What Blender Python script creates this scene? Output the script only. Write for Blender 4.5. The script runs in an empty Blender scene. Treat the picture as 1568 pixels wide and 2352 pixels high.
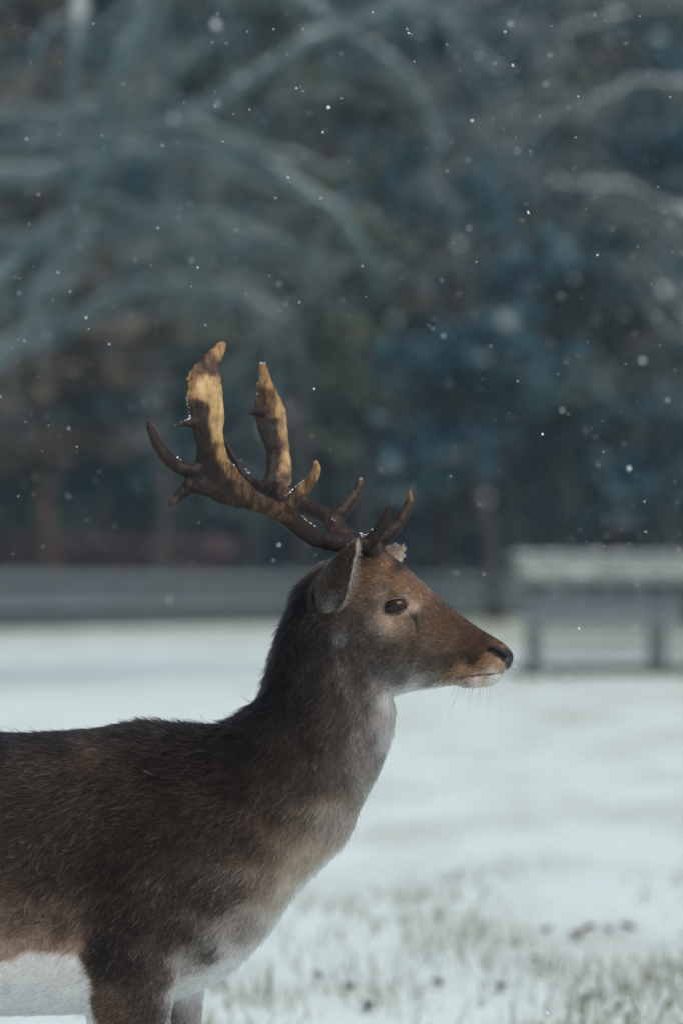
import bpy, bmesh, math, random
import numpy as np
from mathutils import Vector, Matrix, noise as mnoise
from mathutils.bvhtree import BVHTree

random.seed(7)
rng = np.random.default_rng(11)
scene = bpy.context.scene
col = scene.collection
R = math.radians

# ------------------------------------------------------------------ camera
F = 85.0 / 36.0 * 2352.0        # focal length in picture units (picture 1568 x 2352)
VH = 1340.6                     # row of the horizon
HC = 1.12                       # camera height
D = 3.87                        # distance to the deer's middle plane
S = F / D                       # picture units per metre there
cd = bpy.data.cameras.new('camera')
cam = bpy.data.objects.new('camera', cd)
col.objects.link(cam)
cam.location = (0, 0, HC)
cam.rotation_euler = (R(90), 0, 0)
cd.sensor_fit = 'VERTICAL'
cd.sensor_height = 36.0
cd.lens = 85.0
cd.shift_y = (VH - 1176.0) / 2352.0
cd.clip_start = 0.1
cd.clip_end = 2000
cd.dof.use_dof = True
cd.dof.focus_distance = D - 0.09
cd.dof.aperture_fstop = 2.1
scene.camera = cam

# ------------------------------------------------------------------ sky, sun, exposure
SUN_EL, SUN_AZ = 48.0, 150.0     # overcast: the sun is only a wide soft glow
world = bpy.data.worlds.new('World')
scene.world = world
world.use_nodes = True
wn = world.node_tree
wn.nodes.clear()
wo = wn.nodes.new('ShaderNodeOutputWorld')
bg = wn.nodes.new('ShaderNodeBackground')
sky = wn.nodes.new('ShaderNodeTexSky')
sky.sky_type = 'NISHITA'
sky.sun_disc = False
sky.sun_elevation = R(SUN_EL)
sky.sun_rotation = R(SUN_AZ)
sky.air_density = 1.0
sky.dust_density = 5.0
sky.ozone_density = 1.0
bg.inputs[1].default_value = 0.10
wn.links.new(sky.outputs[0], bg.inputs[0])
wn.links.new(bg.outputs[0], wo.inputs[0])
sd = bpy.data.lights.new('sun', 'SUN')
sun = bpy.data.objects.new('sun', sd)
col.objects.link(sun)
sd.energy = 1.2
sd.angle = R(40)
sd.color = (1.0, 0.97, 0.93)
az = R(SUN_AZ)
sdir = Vector((math.sin(az) * math.cos(R(SUN_EL)), math.cos(az) * math.cos(R(SUN_EL)), math.sin(R(SUN_EL))))
sun.rotation_euler = sdir.to_track_quat('Z', 'Y').to_euler()
vs = scene.view_settings
vs.view_transform = 'Standard'
vs.look = 'None'
vs.exposure = 0.37
vs.gamma = 1.0
vs.use_curve_mapping = False
scene.cycles.use_denoising = True
scene.cycles.max_bounces = 8
scene.cycles.volume_bounces = 0
scene.cycles.sample_clamp_indirect = 4.0

# ------------------------------------------------------------------ helpers
def lin(c):
    c = np.asarray(c, dtype=float) / 255.0
    return np.where(c <= 0.04045, c / 12.92, ((c + 0.055) / 1.055) ** 2.4)

def W(u, v, d=D):
    """picture position at a chosen distance -> world point"""
    return Vector(((u - 784.0) * d / F, d, HC + (VH - v) * d / F))

def tag(o, label=None, cat=None, group=None, kind=None):
    if label: o['label'] = label
    if cat: o['category'] = cat
    if group: o['group'] = group
    if kind: o['kind'] = kind
    return o

def link(name, me, mat=None, parent=None, smooth=True):
    o = bpy.data.objects.new(name, me)
    col.objects.link(o)
    if mat is not None and not me.materials: me.materials.append(mat)
    if parent is not None: o.parent = parent
    if smooth and hasattr(me, 'polygons') and len(me.polygons):
        me.polygons.foreach_set('use_smooth', [True] * len(me.polygons))
    return o

def empty(name, loc):
    o = bpy.data.objects.new(name, None)
    o.location = loc
    o.empty_display_size = 0.2
    col.objects.link(o)
    return o

def mesh_np(name, V, Fc):
    me = bpy.data.meshes.new(name)
    V = np.asarray(V, dtype=float)
    me.from_pydata(V.tolist(), [], [list(map(int, f)) for f in Fc])
    me.update()
    return me

def mesh_quads(name, V, Q):
    """fast mesh from arrays; Q is (n, k) with k corners"""
    V = np.ascontiguousarray(V, dtype=np.float32)
    Q = np.ascontiguousarray(Q, dtype=np.int32)
    n, k = Q.shape
    me = bpy.data.meshes.new(name)
    me.vertices.add(len(V)); me.vertices.foreach_set('co', V.ravel())
    me.loops.add(n * k); me.loops.foreach_set('vertex_index', Q.ravel())
    me.polygons.add(n)
    me.polygons.foreach_set('loop_start', np.arange(0, n * k, k, dtype=np.int32))
    me.update(calc_edges=True)
    me.validate()
    return me

class MB:
    """collects closed shapes that become one mesh"""
    def __init__(self): self.V = []; self.F = []; self.n = 0
    def add(self, V, Fc):
        self.V.extend(V); self.F.extend([[i + self.n for i in f] for f in Fc]); self.n += len(V)
    def rings(self, rings, cap=True):
        m = len(rings[0]); V = [p for r in rings for p in r]; Fc = []
        for i in range(len(rings) - 1):
            for j in range(m):
                a = i * m + j; b = i * m + (j + 1) % m
                Fc.append([a, b, b + m, a + m])
        if cap:
            Fc.append(list(range(m))[::-1])
            Fc.append(list(range((len(rings) - 1) * m, len(rings) * m)))
        self.add(V, Fc)
    def tube(self, pts, rad, sides=7):
        pts = [Vector(p) for p in pts]; rings = []
        ref = Vector((0.13, 0.97, 0.21))
        for i, p in enumerate(pts):
            t = (pts[min(i + 1, len(pts) - 1)] - pts[max(i - 1, 0)])
            t = t.normalized() if t.length > 1e-9 else Vector((0, 0, 1))
            a = t.cross(ref)
            if a.length < 1e-3: a = t.cross(Vector((1, 0, 0)))
            a.normalize(); b = t.cross(a); ref = -a.cross(t) if False else ref
            rings.append([p + (a * math.cos(2 * math.pi * k / sides) + b * math.sin(2 * math.pi * k / sides)) * rad[i] for k in range(sides)])
        self.rings(rings)
    def box(self, c, s, rz=0.0, jit=0.0):
        c = Vector(c); V = []
        for dx in (-1, 1):
            for dy in (-1, 1):
                for dz in (-1, 1):
                    p = Vector((dx * s[0] / 2, dy * s[1] / 2, dz * s[2] / 2))
                    p.rotate(Matrix.Rotation(rz, 3, 'Z'))
                    V.append(c + p + Vector((random.uniform(-jit, jit), random.uniform(-jit, jit), random.uniform(-jit, jit))))
        self.add(V, [[0, 1, 3, 2], [4, 6, 7, 5], [0, 4, 5, 1], [2, 3, 7, 6], [0, 2, 6, 4], [1, 5, 7, 3]])
    def lump(self, c, r, sub=1, squash=(1, 1, 1), amp=0.25):
        bm = bmesh.new(); bmesh.ops.create_icosphere(bm, subdivisions=sub, radius=1.0)
        off = Vector((random.uniform(0, 50), random.uniform(0, 50), random.uniform(0, 50)))
        V = []
        for v in bm.verts:
            k = 1 + amp * mnoise.noise(v.co * 1.7 + off)
            V.append(Vector(c) + Vector((v.co.x * squash[0], v.co.y * squash[1], v.co.z * squash[2])) * r * k)
        Fc = [[v.index for v in f.verts] for f in bm.faces]
        bm.free(); self.add(V, Fc)
    def mesh(self, name): return mesh_np(name, [tuple(v) for v in self.V], self.F)
    def build(self, name, mat, parent=None, smooth=True): return link(name, self.mesh(name), mat, parent, smooth)

def catmull(P, n):
    """resample control rows P (k x m) to n rows, Catmull-Rom"""
    P = np.asarray(P, float); k = len(P)
    t = np.linspace(0, k - 1, n); i = np.clip(np.floor(t).astype(int), 0, k - 2); f = (t - i)[:, None]
    p0 = P[np.clip(i - 1, 0, k - 1)]; p1 = P[i]; p2 = P[i + 1]; p3 = P[np.clip(i + 2, 0, k - 1)]
    return 0.5 * (2 * p1 + (p2 - p0) * f + (2 * p0 - 5 * p1 + 4 * p2 - p3) * f ** 2 + (3 * p1 - p0 - 3 * p2 + p3) * f ** 3)

def new_mat(name):
    m = bpy.data.materials.new(name); m.use_nodes = True
    nt = m.node_tree; b = nt.nodes['Principled BSDF']
    return m, nt, b

def N(nt, t, **kw):
    n = nt.nodes.new(t)
    for k, v in kw.items(): setattr(n, k, v)
    return n

def ramp(nt, stops):
    n = nt.nodes.new('ShaderNodeValToRGB'); e = n.color_ramp.elements
    while len(e) < len(stops): e.new(0.5)
    for k, (p, c) in enumerate(stops):
        e[k].position = p; e[k].color = (c[0], c[1], c[2], 1)
    return n

def noise_mat(name, stops, scale=3.0, detail=5, rough=0.9, bump=0.0, bscale=None, stretch=None, coords='Object'):
    m, nt, b = new_mat(name)
    tc = N(nt, 'ShaderNodeTexCoord'); mp = N(nt, 'ShaderNodeMapping')
    if stretch: mp.inputs['Scale'].default_value = stretch
    nz = N(nt, 'ShaderNodeTexNoise'); nz.inputs['Scale'].default_value = scale; nz.inputs['Detail'].default_value = detail
    rp = ramp(nt, stops)
    L = nt.links.new
    L(tc.outputs[coords], mp.inputs[0]); L(mp.outputs[0], nz.inputs['Vector'])
    L(nz.outputs[0], rp.inputs[0]); L(rp.outputs[0], b.inputs['Base Color'])
    b.inputs['Roughness'].default_value = rough
    b.inputs['Specular IOR Level'].default_value = 0.25
    if bump:
        n2 = N(nt, 'ShaderNodeTexNoise'); n2.inputs['Scale'].default_value = bscale or scale * 4; n2.inputs['Detail'].default_value = 6
        bp = N(nt, 'ShaderNodeBump'); bp.inputs['Strength'].default_value = bump; bp.inputs['Distance'].default_value = 0.02
        L(mp.outputs[0], n2.inputs['Vector']); L(n2.outputs[0], bp.inputs['Height']); L(bp.outputs[0], b.inputs['Normal'])
    return m

def snowy(name, stops, scale, lo, hi, snow=(0.78, 0.82, 0.84), stretch=None, bump=0.5):
    """wood or bark with settled snow on its upward faces"""
    m = noise_mat(name, stops, scale, 6, 0.9, bump, scale * 5, stretch)
    nt = m.node_tree; b = nt.nodes['Principled BSDF']; L = nt.links.new
    base = b.inputs['Base Color'].links[0].from_socket
    g = N(nt, 'ShaderNodeNewGeometry'); sx = N(nt, 'ShaderNodeSeparateXYZ'); L(g.outputs['True Normal'], sx.inputs[0])
    nz = N(nt, 'ShaderNodeTexNoise'); nz.inputs['Scale'].default_value = 2.3
    tc = N(nt, 'ShaderNodeTexCoord'); L(tc.outputs['Object'], nz.inputs['Vector'])
    ad = N(nt, 'ShaderNodeMath', operation='MULTIPLY_ADD'); ad.inputs[1].default_value = 1.2
    L(nz.outputs[0], ad.inputs[0]); L(sx.outputs[2], ad.inputs[2])
    mr = N(nt, 'ShaderNodeMapRange'); mr.inputs[1].default_value = lo; mr.inputs[2].default_value = hi
    L(ad.outputs[0], mr.inputs[0])
    mx = N(nt, 'ShaderNodeMix', data_type='RGBA'); mx.inputs[7].default_value = (*snow, 1)
    L(mr.outputs[0], mx.inputs[0]); L(base, mx.inputs[6]); L(mx.outputs[2], b.inputs['Base Color'])
    return m

def snow_mat(name, colr=(0.80, 0.85, 0.88)):
    m, nt, b = new_mat(name)
    b.inputs['Base Color'].default_value = (*colr, 1); b.inputs['Roughness'].default_value = 0.75
    b.inputs['Specular IOR Level'].default_value = 0.2
    return m

M_SNOW = snow_mat('settled_snow')
M_OAK = snowy('oak_bark', [(0.3, (0.045, 0.080, 0.090)), (0.7, (0.125, 0.185, 0.19))], 1.6, 0.9, 2.6)
M_OAK2 = snowy('dark_oak_bark', [(0.3, (0.028, 0.046, 0.050)), (0.7, (0.075, 0.105, 0.11))], 4.0, 0.8, 2.2)
M_TRUNK = snowy('forest_bark', [(0.3, (0.030, 0.030, 0.030)), (0.7, (0.085, 0.085, 0.08))], 2.0, 1.0, 1.8)
M_TRUNK2 = noise_mat('brown_bark', [(0.3, (0.036, 0.026, 0.024)), (0.7, (0.08, 0.054, 0.046))], 2.0)
M_FENCE = snowy('weathered_board', [(0.3, (0.11, 0.145, 0.165)), (0.7, (0.17, 0.21, 0.23))], 3.0, 1.2, 1.8, stretch=(0.4, 1, 6))
M_POST = noise_mat('weathered_post', [(0.3, (0.018, 0.020, 0.022)), (0.7, (0.045, 0.048, 0.05))], 4.0)

# ------------------------------------------------------------------ ground: snow with turf showing through
def ground_z(x, y):
    return 0.02 * math.sin(x * 0.7 + 1.3) * math.sin(y * 0.45) + 0.012 * math.sin(x * 2.1 + y * 1.3) + 0.008 * math.sin(y * 3.1 - x * 1.1)

def axis(lo, hi, fine_lo, fine_hi, step, growth=1.35):
    a = list(np.arange(fine_lo, fine_hi + 1e-6, step)); s = step; x = fine_lo
    while x > lo: s *= growth; x -= s; a.insert(0, max(x, lo))
    s = step; x = fine_hi
    while x < hi: s *= growth; x += s; a.append(min(x, hi))
    return a
gx = axis(-320, 320, -4, 4, 0.2); gy = axis(-320, 320, 0.5, 14, 0.2)
gV = [(x, y, ground_z(x, y) if (abs(x) < 30 and -5 < y < 60) else 0.0) for y in gy for x in gx]
gF = [[j * len(gx) + i, j * len(gx) + i + 1, (j + 1) * len(gx) + i + 1, (j + 1) * len(gx) + i] for j in range(len(gy) - 1) for i in range(len(gx) - 1)]
mG, nt, b = new_mat('snowy_turf')
L = nt.links.new
tc = N(nt, 'ShaderNodeTexCoord')
n1 = N(nt, 'ShaderNodeTexNoise'); n1.inputs['Scale'].default_value = 1.6; n1.inputs['Detail'].default_value = 8; n1.inputs['Roughness'].default_value = 0.62
mp = N(nt, 'ShaderNodeMapping'); mp.inputs['Scale'].default_value = (0.8, 0.45, 1)
L(tc.outputs['Object'], mp.inputs[0]); L(mp.outputs[0], n1.inputs['Vector'])
n2 = N(nt, 'ShaderNodeTexNoise'); n2.inputs['Scale'].default_value = 0.14; n2.inputs['Detail'].default_value = 3
L(tc.outputs['Object'], n2.inputs['Vector'])
# turf shows more towards the fence and the feeder, where the snow lies thin
sx = N(nt, 'ShaderNodeSeparateXYZ'); L(tc.outputs['Object'], sx.inputs[0])
thin = N(nt, 'ShaderNodeMapRange'); thin.inputs[1].default_value = 34; thin.inputs[2].default_value = 52
thin.inputs[3].default_value = 0.0; thin.inputs[4].default_value = 0.24
L(sx.outputs[1], thin.inputs[0])
xr = N(nt, 'ShaderNodeMapRange'); xr.inputs[1].default_value = -1.0; xr.inputs[2].default_value = 5.0; xr.inputs[3].default_value = 0.0; xr.inputs[4].default_value = 0.15
L(sx.outputs[0], xr.inputs[0])
fl2 = N(nt, 'ShaderNodeMapRange'); fl2.inputs[1].default_value = 60; fl2.inputs[2].default_value = 74; fl2.inputs[4].default_value = .45; L(sx.outputs[1], fl2.inputs[0])
a0 = N(nt, 'ShaderNodeMath', operation='ADD'); L(thin.outputs[0], a0.inputs[0]); L(fl2.outputs[0], a0.inputs[1])
a1 = N(nt, 'ShaderNodeMath', operation='ADD'); L(a0.outputs[0], a1.inputs[0]); L(xr.outputs[0], a1.inputs[1])
a2 = N(nt, 'ShaderNodeMath', operation='ADD'); L(a1.outputs[0], a2.inputs[0]); L(n1.outputs[0], a2.inputs[1])
a3 = N(nt, 'ShaderNodeMath', operation='MULTIPLY_ADD'); a3.inputs[1].default_value = 0.2; L(n2.outputs[0], a3.inputs[0]); L(a2.outputs[0], a3.inputs[2])
cov = N(nt, 'ShaderNodeMapRange'); cov.inputs[1].default_value = 0.60; cov.inputs[2].default_value = 1.02
cov.inputs[3].default_value = 0.0; cov.inputs[4].default_value = 0.8
L(a3.outputs[0], cov.inputs[0])
n4 = N(nt, 'ShaderNodeTexNoise'); n4.inputs['Scale'].default_value = 9; n4.inputs['Detail'].default_value = 4
L(tc.outputs['Object'], n4.inputs['Vector'])
turf = ramp(nt, [(0.3, (0.20, 0.24, 0.15)), (0.7, (0.36, 0.38, 0.26))]); L(n4.outputs[0], turf.inputs[0])
mx = N(nt, 'ShaderNodeMix', data_type='RGBA'); mx.inputs[6].default_value = (0.67, 0.78, 0.765, 1)
L(cov.outputs[0], mx.inputs[0]); L(turf.outputs[0], mx.inputs[7]); L(mx.outputs[2], b.inputs['Base Color'])
b.inputs['Roughness'].default_value = 0.8; b.inputs['Specular IOR Level'].default_value = 0.15
n3 = N(nt, 'ShaderNodeTexNoise'); n3.inputs['Scale'].default_value = 14; n3.inputs['Detail'].default_value = 6
L(tc.outputs['Object'], n3.inputs['Vector'])
bp = N(nt, 'ShaderNodeBump'); bp.inputs['Strength'].default_value = 0.5; bp.inputs['Distance'].default_value = 0.03
L(n3.outputs[0], bp.inputs['Height']); L(bp.outputs[0], b.inputs['Normal'])
tag(link('ground', mesh_np('ground', gV, gF), mG), 'flat snow covered pasture with turf showing through', 'ground', kind='structure')

# wooded hill that closes the view behind the trees
hx = np.linspace(-200, 200, 60); hy = np.linspace(0, 1, 14)
hV = []
for t in hy:
    for x in hx:
        y = 100 + 110 * t
        hV.append((x, y, -0.3 + 62 * (t * t * (3 - 2 * t)) + 2.5 * mnoise.noise(Vector((x * 0.03, y * 0.03, 3))) * min(1, t * 4)))
hF = [[j * 60 + i, j * 60 + i + 1, (j + 1) * 60 + i + 1, (j + 1) * 60 + i] for j in range(13) for i in range(59)]
M_HILL = noise_mat('leaf_litter', [(0.35, (0.030, 0.032, 0.028)), (0.65, (0.07, 0.075, 0.07))], 0.3)
tag(link('hill', mesh_np('hill', hV, hF), M_HILL), 'dark wooded slope rising behind the trees', 'hill', kind='structure')

# ------------------------------------------------------------------ far wood
def leaf_cloud(cent, size, rngl, flat=0.6):
    """many small tilted leaf clumps; returns vertex and quad arrays"""
    n = len(cent)
    a = rngl.normal(size=(n, 3)); a /= np.linalg.norm(a, axis=1)[:, None]
    c = rngl.normal(size=(n, 3)); b_ = np.cross(a, c); b_ /= np.linalg.norm(b_, axis=1)[:, None]
    s = size * rngl.uniform(0.5, 1.4, n)[:, None]
    k = rngl.uniform(0.4, 0.9, n)[:, None]
    V = np.stack([cent - a * s, cent + b_ * s * k, cent + a * s, cent - b_ * s * k], 1).reshape(-1, 3)
    return V, np.arange(4 * n).reshape(-1, 4)

def foliage_mat(name, c0, c1, snow_amt, scale=0.25):
    m = noise_mat(name, [(0.35, c0), (0.65, c1)], scale, 4, 0.85)
    nt = m.node_tree; b = nt.nodes['Principled BSDF']; L = nt.links.new
    base = b.inputs['Base Color'].links[0].from_socket
    tc = N(nt, 'ShaderNodeTexCoord'); nz = N(nt, 'ShaderNodeTexNoise'); nz.inputs['Scale'].default_value = scale * 3.2; nz.inputs['Detail'].default_value = 3
    L(tc.outputs['Object'], nz.inputs['Vector'])
    mr = N(nt, 'ShaderNodeMapRange'); mr.inputs[1].default_value = 0.55; mr.inputs[2].default_value = 0.75; mr.inputs[4].default_value = snow_amt
    L(nz.outputs[0], mr.inputs[0])
    mx = N(nt, 'ShaderNodeMix', data_type='RGBA'); mx.inputs[7].default_value = (0.55, 0.64, 0.66, 1)
    L(mr.outputs[0], mx.inputs[0]); L(base, mx.inputs[6]); L(mx.outputs[2], b.inputs['Base Color'])
    return m
M_WOOD = foliage_mat('far_evergreens', (0.010, 0.040, 0.058), (0.062, 0.078, 0.062), 0.30, 0.16)
n = 68000
wx = rng.uniform(-190, 190, n); wt = rng.uniform(0.0, 1.0, n)
wy = 104 + 85 * wt
hz = 62 * (((wy - 100) / 110) ** 2 * (3 - 2 * (wy - 100) / 110))
wz = hz + rng.uniform(0.2, 15, n)
V, Q = leaf_cloud(np.stack([wx, wy, wz], 1), 1.1, rng)
tag(link('distant_wood', mesh_quads('distant_wood', V, Q), M_WOOD, smooth=False), 'dark far-off wood covering the slope', 'wood', kind='stuff')

# ------------------------------------------------------------------ trees
def twigs(mb, p, direction, length, r, depth, rnd):
    """a wandering shoot with side shoots"""
    n = 5; pts = [p.copy()]; d = direction.normalized(); q = p.copy()
    for i in range(n):
        d = (d + Vector((rnd.gauss(0, .22), rnd.gauss(0, .22), rnd.gauss(0, .2) - 0.05))).normalized()
        q = q + d * (length / n); pts.append(q.copy())
    mb.tube(pts, [max(r * (1 - 0.75 * i / n), 0.006) for i in range(n + 1)], 4 if r < 0.03 else 6)
    if depth > 0:
        for k in range(rnd.randint(3, 4)):
            i = rnd.randint(1, n)
            dd = (d + Vector((rnd.gauss(0, .8), rnd.gauss(0, .8), rnd.gauss(0, .7)))).normalized()
            twigs(mb, pts[i], dd, length * rnd.uniform(.5, .75), r * 0.5, depth - 1, rnd)

def big_tree(name, label, d, trunk_pts, trunk_r, limbs, bark, seed, group=None, twig_n=7, snow=True, twig_len=1.6, snow_n=10):
    """trunk_pts/limbs: world-space polylines; limbs = list of (points, r0, r1)"""
    rnd = random.Random(seed)
    base = Vector(trunk_pts[0])
    root = empty(name, base)
    tag(root, label, 'tree', group)
    inv = lambda p: Vector(p) - base
    mb = MB(); P = catmull([list(inv(p)) for p in trunk_pts], 14)
    rr = np.interp(np.linspace(0, 1, 14), np.linspace(0, 1, len(trunk_r)), trunk_r)
    mb.tube(P, rr, 14); mb.build('trunk', bark, root)
    tw = MB(); sn = MB()
    for (pts, r0, r1, *more) in limbs:
        lb = MB(); P = catmull([list(inv(p)) for p in pts], 22)
        P = P + np.array([[rnd.gauss(0, .02) for _ in range(3)] for _ in range(22)])
        rr = np.linspace(r0, r1, 22) * np.array([rnd.uniform(.9, 1.1) for _ in range(22)])
        rr = rr * .72
        lb.tube(P, rr, 9)
        for k in range(3):
            off = np.array([rnd.gauss(0, .22), rnd.gauss(0, .4), rnd.gauss(.05, .22)]); ph = rnd.uniform(0, 6)
            i0 = rnd.randint(3, 8); i1 = rnd.randint(15, 22); tt = np.linspace(0, 1, i1 - i0)[:, None]
            Q_ = P[i0:i1] + off * (tt * (1.6 - .5 * tt)) + np.array([[0, 0, .12 * math.sin(ph + j * .55)] for j in range(i1 - i0)])
            tw.tube(Q_, np.linspace(.36, .16, i1 - i0) * rr[i0:i1] + .008, 6)
        lb.build('limb', bark, root)
        for k in range(twig_n):
            i = rnd.randint(5, 21); t = Vector(P[min(i + 1, 21)] - P[max(i - 1, 0)]).normalized()
            dd = (t * 0.5 + Vector((rnd.gauss(0, .7), rnd.gauss(0, .7), rnd.gauss(.1, .7)))).normalized()
            twigs(tw, Vector(P[i]), dd, twig_len * rnd.uniform(.5, 1.2), max(rr[i] * .28, .018), 2, rnd)
        if snow:
            for k in range(more[0] if more else snow_n):
                i = rnd.randint(2, 21); p = Vector(P[i]) + Vector((rnd.uniform(-.05, .05), 0, rr[i] * 0.75))
                sn.lump(p, rr[i] * rnd.uniform(.35, .7) + 0.01, 1, (rnd.uniform(1.2, 2.4), 1, 0.6))
    tag(tw.build('twigs', bark, root), kind='stuff')
    if snow: tag(sn.build('snow_caps', M_SNOW, root), kind='stuff')
    return root

LD = 25.0
def lw(d, *pp): return [W(u, v, d + (q[0] if q else 0)) for (u, v, *q) in pp]
big_tree('oak_tree', 'old bare oak with snow dusted arching limbs beside the deer pasture', LD,
    [Vector((-6.6, LD, -0.1)), Vector((-6.3, LD, 2.0)), Vector((-6.1, LD, 4.5)), Vector((-6.3, LD + .3, 8)), Vector((-6.0, LD + .5, 12))],
    [0.75, 0.55, 0.5, 0.4, 0.22],
    [(lw(LD, (-560, 520), (-250, 430), (0, 405), (130, 392), (260, 360), (370, 338), (460, 340), (570, 368), (660, 405), (740, 455), (820, 540), (880, 660, 1)), .20, .09),
     (lw(LD, (-560, 640), (-300, 330, .5), (0, 282, .8), (120, 270, .8), (240, 230, 1), (330, 120, 1), (400, -60, 1)), .17, .08),
     (lw(LD, (-560, 900, -.5), (-250, 790, -.8), (0, 632, -1), (100, 548, -1), (190, 440, -1), (240, 330, -1), (250, 180, -1), (330, 20, -1), (360, -120, -1)), .19, .08),
     (lw(LD, (-580, 1060, -.5), (-250, 960, -.7), (0, 822, -1), (75, 725, -1), (130, 610, -1), (185, 560, -1), (215, 500, -1)), .18, .07),
     (lw(LD, (-580, 200), (-200, -30), (150, -60), (172, 60, -1.2), (168, 180, -1.2), (155, 300, -1.2), (140, 345, -1.2)), .16, .08),
     (lw(LD, (-560, 820, 1), (-200, 800, 1.5), (60, 790, 2), (170, 725, 2), (280, 672, 2), (420, 648, 2), (560, 680, 2), (680, 740, 2)), .15, .05),
     (lw(LD, (-560, 600, 1), (-150, 560, 2), (150, 545, 2), (300, 535, 2), (430, 500, 2), (560, 520, 2), (700, 600, 2)), .13, .05),
     (lw(LD, (-540, 420), (-100, 330, 1), (250, 330, 1.5), (400, 300, 1.5), (530, 215, 1.5), (640, 140, 1.5), (760, 70, 1.5), (900, 20, 1.5)), .17, .09, 9),
     (lw(LD, (-540, 150), (0, -120, 1), (400, -140, 2), (600, -60, 2), (760, 60, 2), (880, 130, 2), (960, 220, 2), (1000, 330, 2)), .16, .06, 16),
     (lw(LD, (-540, 100), (0, -200, 1), (500, -220, 2), (800, -100, 2), (930, 10, 2), (1040, 60, 2), (1130, 160, 2)), .16, .06, 18),
     ([Vector((-6.2, LD, 4.0)), Vector((-8, LD - 1, 5.2)), Vector((-10.5, LD - 1.5, 5.4)), Vector((-13, LD - 1, 4.4))], .2, .06),
     ([Vector((-6.2, LD, 6.5)), Vector((-8, LD + 1, 8.2)), Vector((-10, LD + 2, 9.4)), Vector((-12, LD + 3, 9.6))], .18, .05),
     ([Vector((-6.1, LD, 9.5)), Vector((-7, LD, 11.5)), Vector((-8.5, LD - 1, 13)), Vector((-9, LD - 2, 14))], .14, .04),
     ([Vector((-6.1, LD, 10.5)), Vector((-5, LD, 12.5)), Vector((-3.6, LD + 1, 14)), Vector((-2.8, LD + 2, 14.6))], .14, .04),
    ], M_OAK, 3, twig_n=6, snow_n=1)
RD = 28.0
big_tree('oak_tree', 'bare spreading oak with snow clumps on its drooping boughs by the feeder', RD,
    [Vector((8.2, RD, -0.1)), Vector((8.0, RD, 2.0)), Vector((7.7, RD, 5)), Vector((7.9, RD + .3, 9)), Vector((7.5, RD + .5, 13))],
    [0.7, 0.5, 0.45, 0.35, 0.2],
    [(lw(RD, (2320, 700), (1900, 640), (1700, 570), (1568, 500), (1460, 440), (1360, 425), (1250, 430)), .17, .06),
     (lw(RD, (2320, 480), (1800, 250), (1500, 190), (1380, 250), (1280, 270), (1180, 275), (1090, 300)), .16, .05),
     (lw(RD, (2320, 900), (1800, 860), (1620, 760), (1520, 680), (1460, 580), (1430, 500)), .14, .05),
     (lw(RD, (2300, 250), (1800, 20), (1500, 40), (1330, 60), (1240, 130), (1180, 210)), .15, .05),
     (lw(RD, (2300, 150), (1700, -100), (1400, -90), (1200, -30), (1060, 20), (960, 90)), .15, .06),
     (lw(RD, (2320, 800, 1), (1800, 700, 2), (1620, 640, 2), (1560, 760, 2), (1520, 900, 2)), .12, .04),
     ([Vector((7.8, RD, 4.2)), Vector((9.6, RD - 1, 5.6)), Vector((12, RD - 1.5, 6)), Vector((14.5, RD - 1, 5))], .19, .05),
     ([Vector((7.7, RD, 6.5)), Vector((9.4, RD + 1, 8.4)), Vector((11.5, RD + 2, 9.6)), Vector((13.5, RD + 2, 9.6))], .17, .05),
     ([Vector((7.7, RD, 10)), Vector((8.6, RD, 12)), Vector((10, RD - 1, 13.6)), Vector((10.6, RD - 2, 14.6))], .13, .04),
     ([Vector((7.7, RD, 11)), Vector((6.6, RD, 13)), Vector((5.2, RD + 1, 14.6)), Vector((4.4, RD + 2, 15.2))], .13, .04),
    ], M_OAK2, 5, twig_n=9, twig_len=1.4, snow_n=11)

# forest-edge trees: four built kinds, then copies
def forest_tree(label, seed, h, r, bark, leafy, leafmat):
    rnd = random.Random(seed); rl = np.random.default_rng(seed)
    root = empty('forest_tree', (0, 0, 0)); tag(root, label, 'tree', 'trees of the wood behind the fence')
    mb = MB(); pts = [Vector((0, 0, -.2))]; x = y = 0
    for i in range(1, 9):
        x += rnd.gauss(0, .14); y += rnd.gauss(0, .14); pts.append(Vector((x, y, h * i / 8)))
    rad = [r * (1.25 if i == 0 else 1 - 0.1 * i) for i in range(9)]
    mb.tube(pts, rad, 10); mb.build('trunk', bark, root)
    br = MB(); cent = []
    for k in range(26):
        i = rnd.randint(2, 8); a = rnd.uniform(0, 2 * math.pi)
        dd = Vector((math.cos(a), math.sin(a), rnd.uniform(-.1, .7))); ln = rnd.uniform(1.6, 4.0) * (1 - .05 * i)
        q = pts[i]; bp_ = [q]
        for s in range(4):
            dd = (dd + Vector((rnd.gauss(0, .2), rnd.gauss(0, .2), rnd.gauss(-.03, .15)))).normalized(); q = q + dd * ln / 4; bp_.append(q)
            for c in range(leafy): cent.append(q + Vector((rnd.gauss(0, .55), rnd.gauss(0, .55), rnd.gauss(0, .4))))
        br.tube(bp_, [r * .35 * (1 - .2 * s) + .02 for s in range(5)], 5)
    tag(br.build('limbs', bark, root), kind='stuff')
    if leafy:
        V, Q = leaf_cloud(np.array([list(c) for c in cent]), 0.34, rl)
        tag(link('crown', mesh_quads('crown', V, Q), leafmat, root, smooth=False), kind='stuff')
    return root

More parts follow.
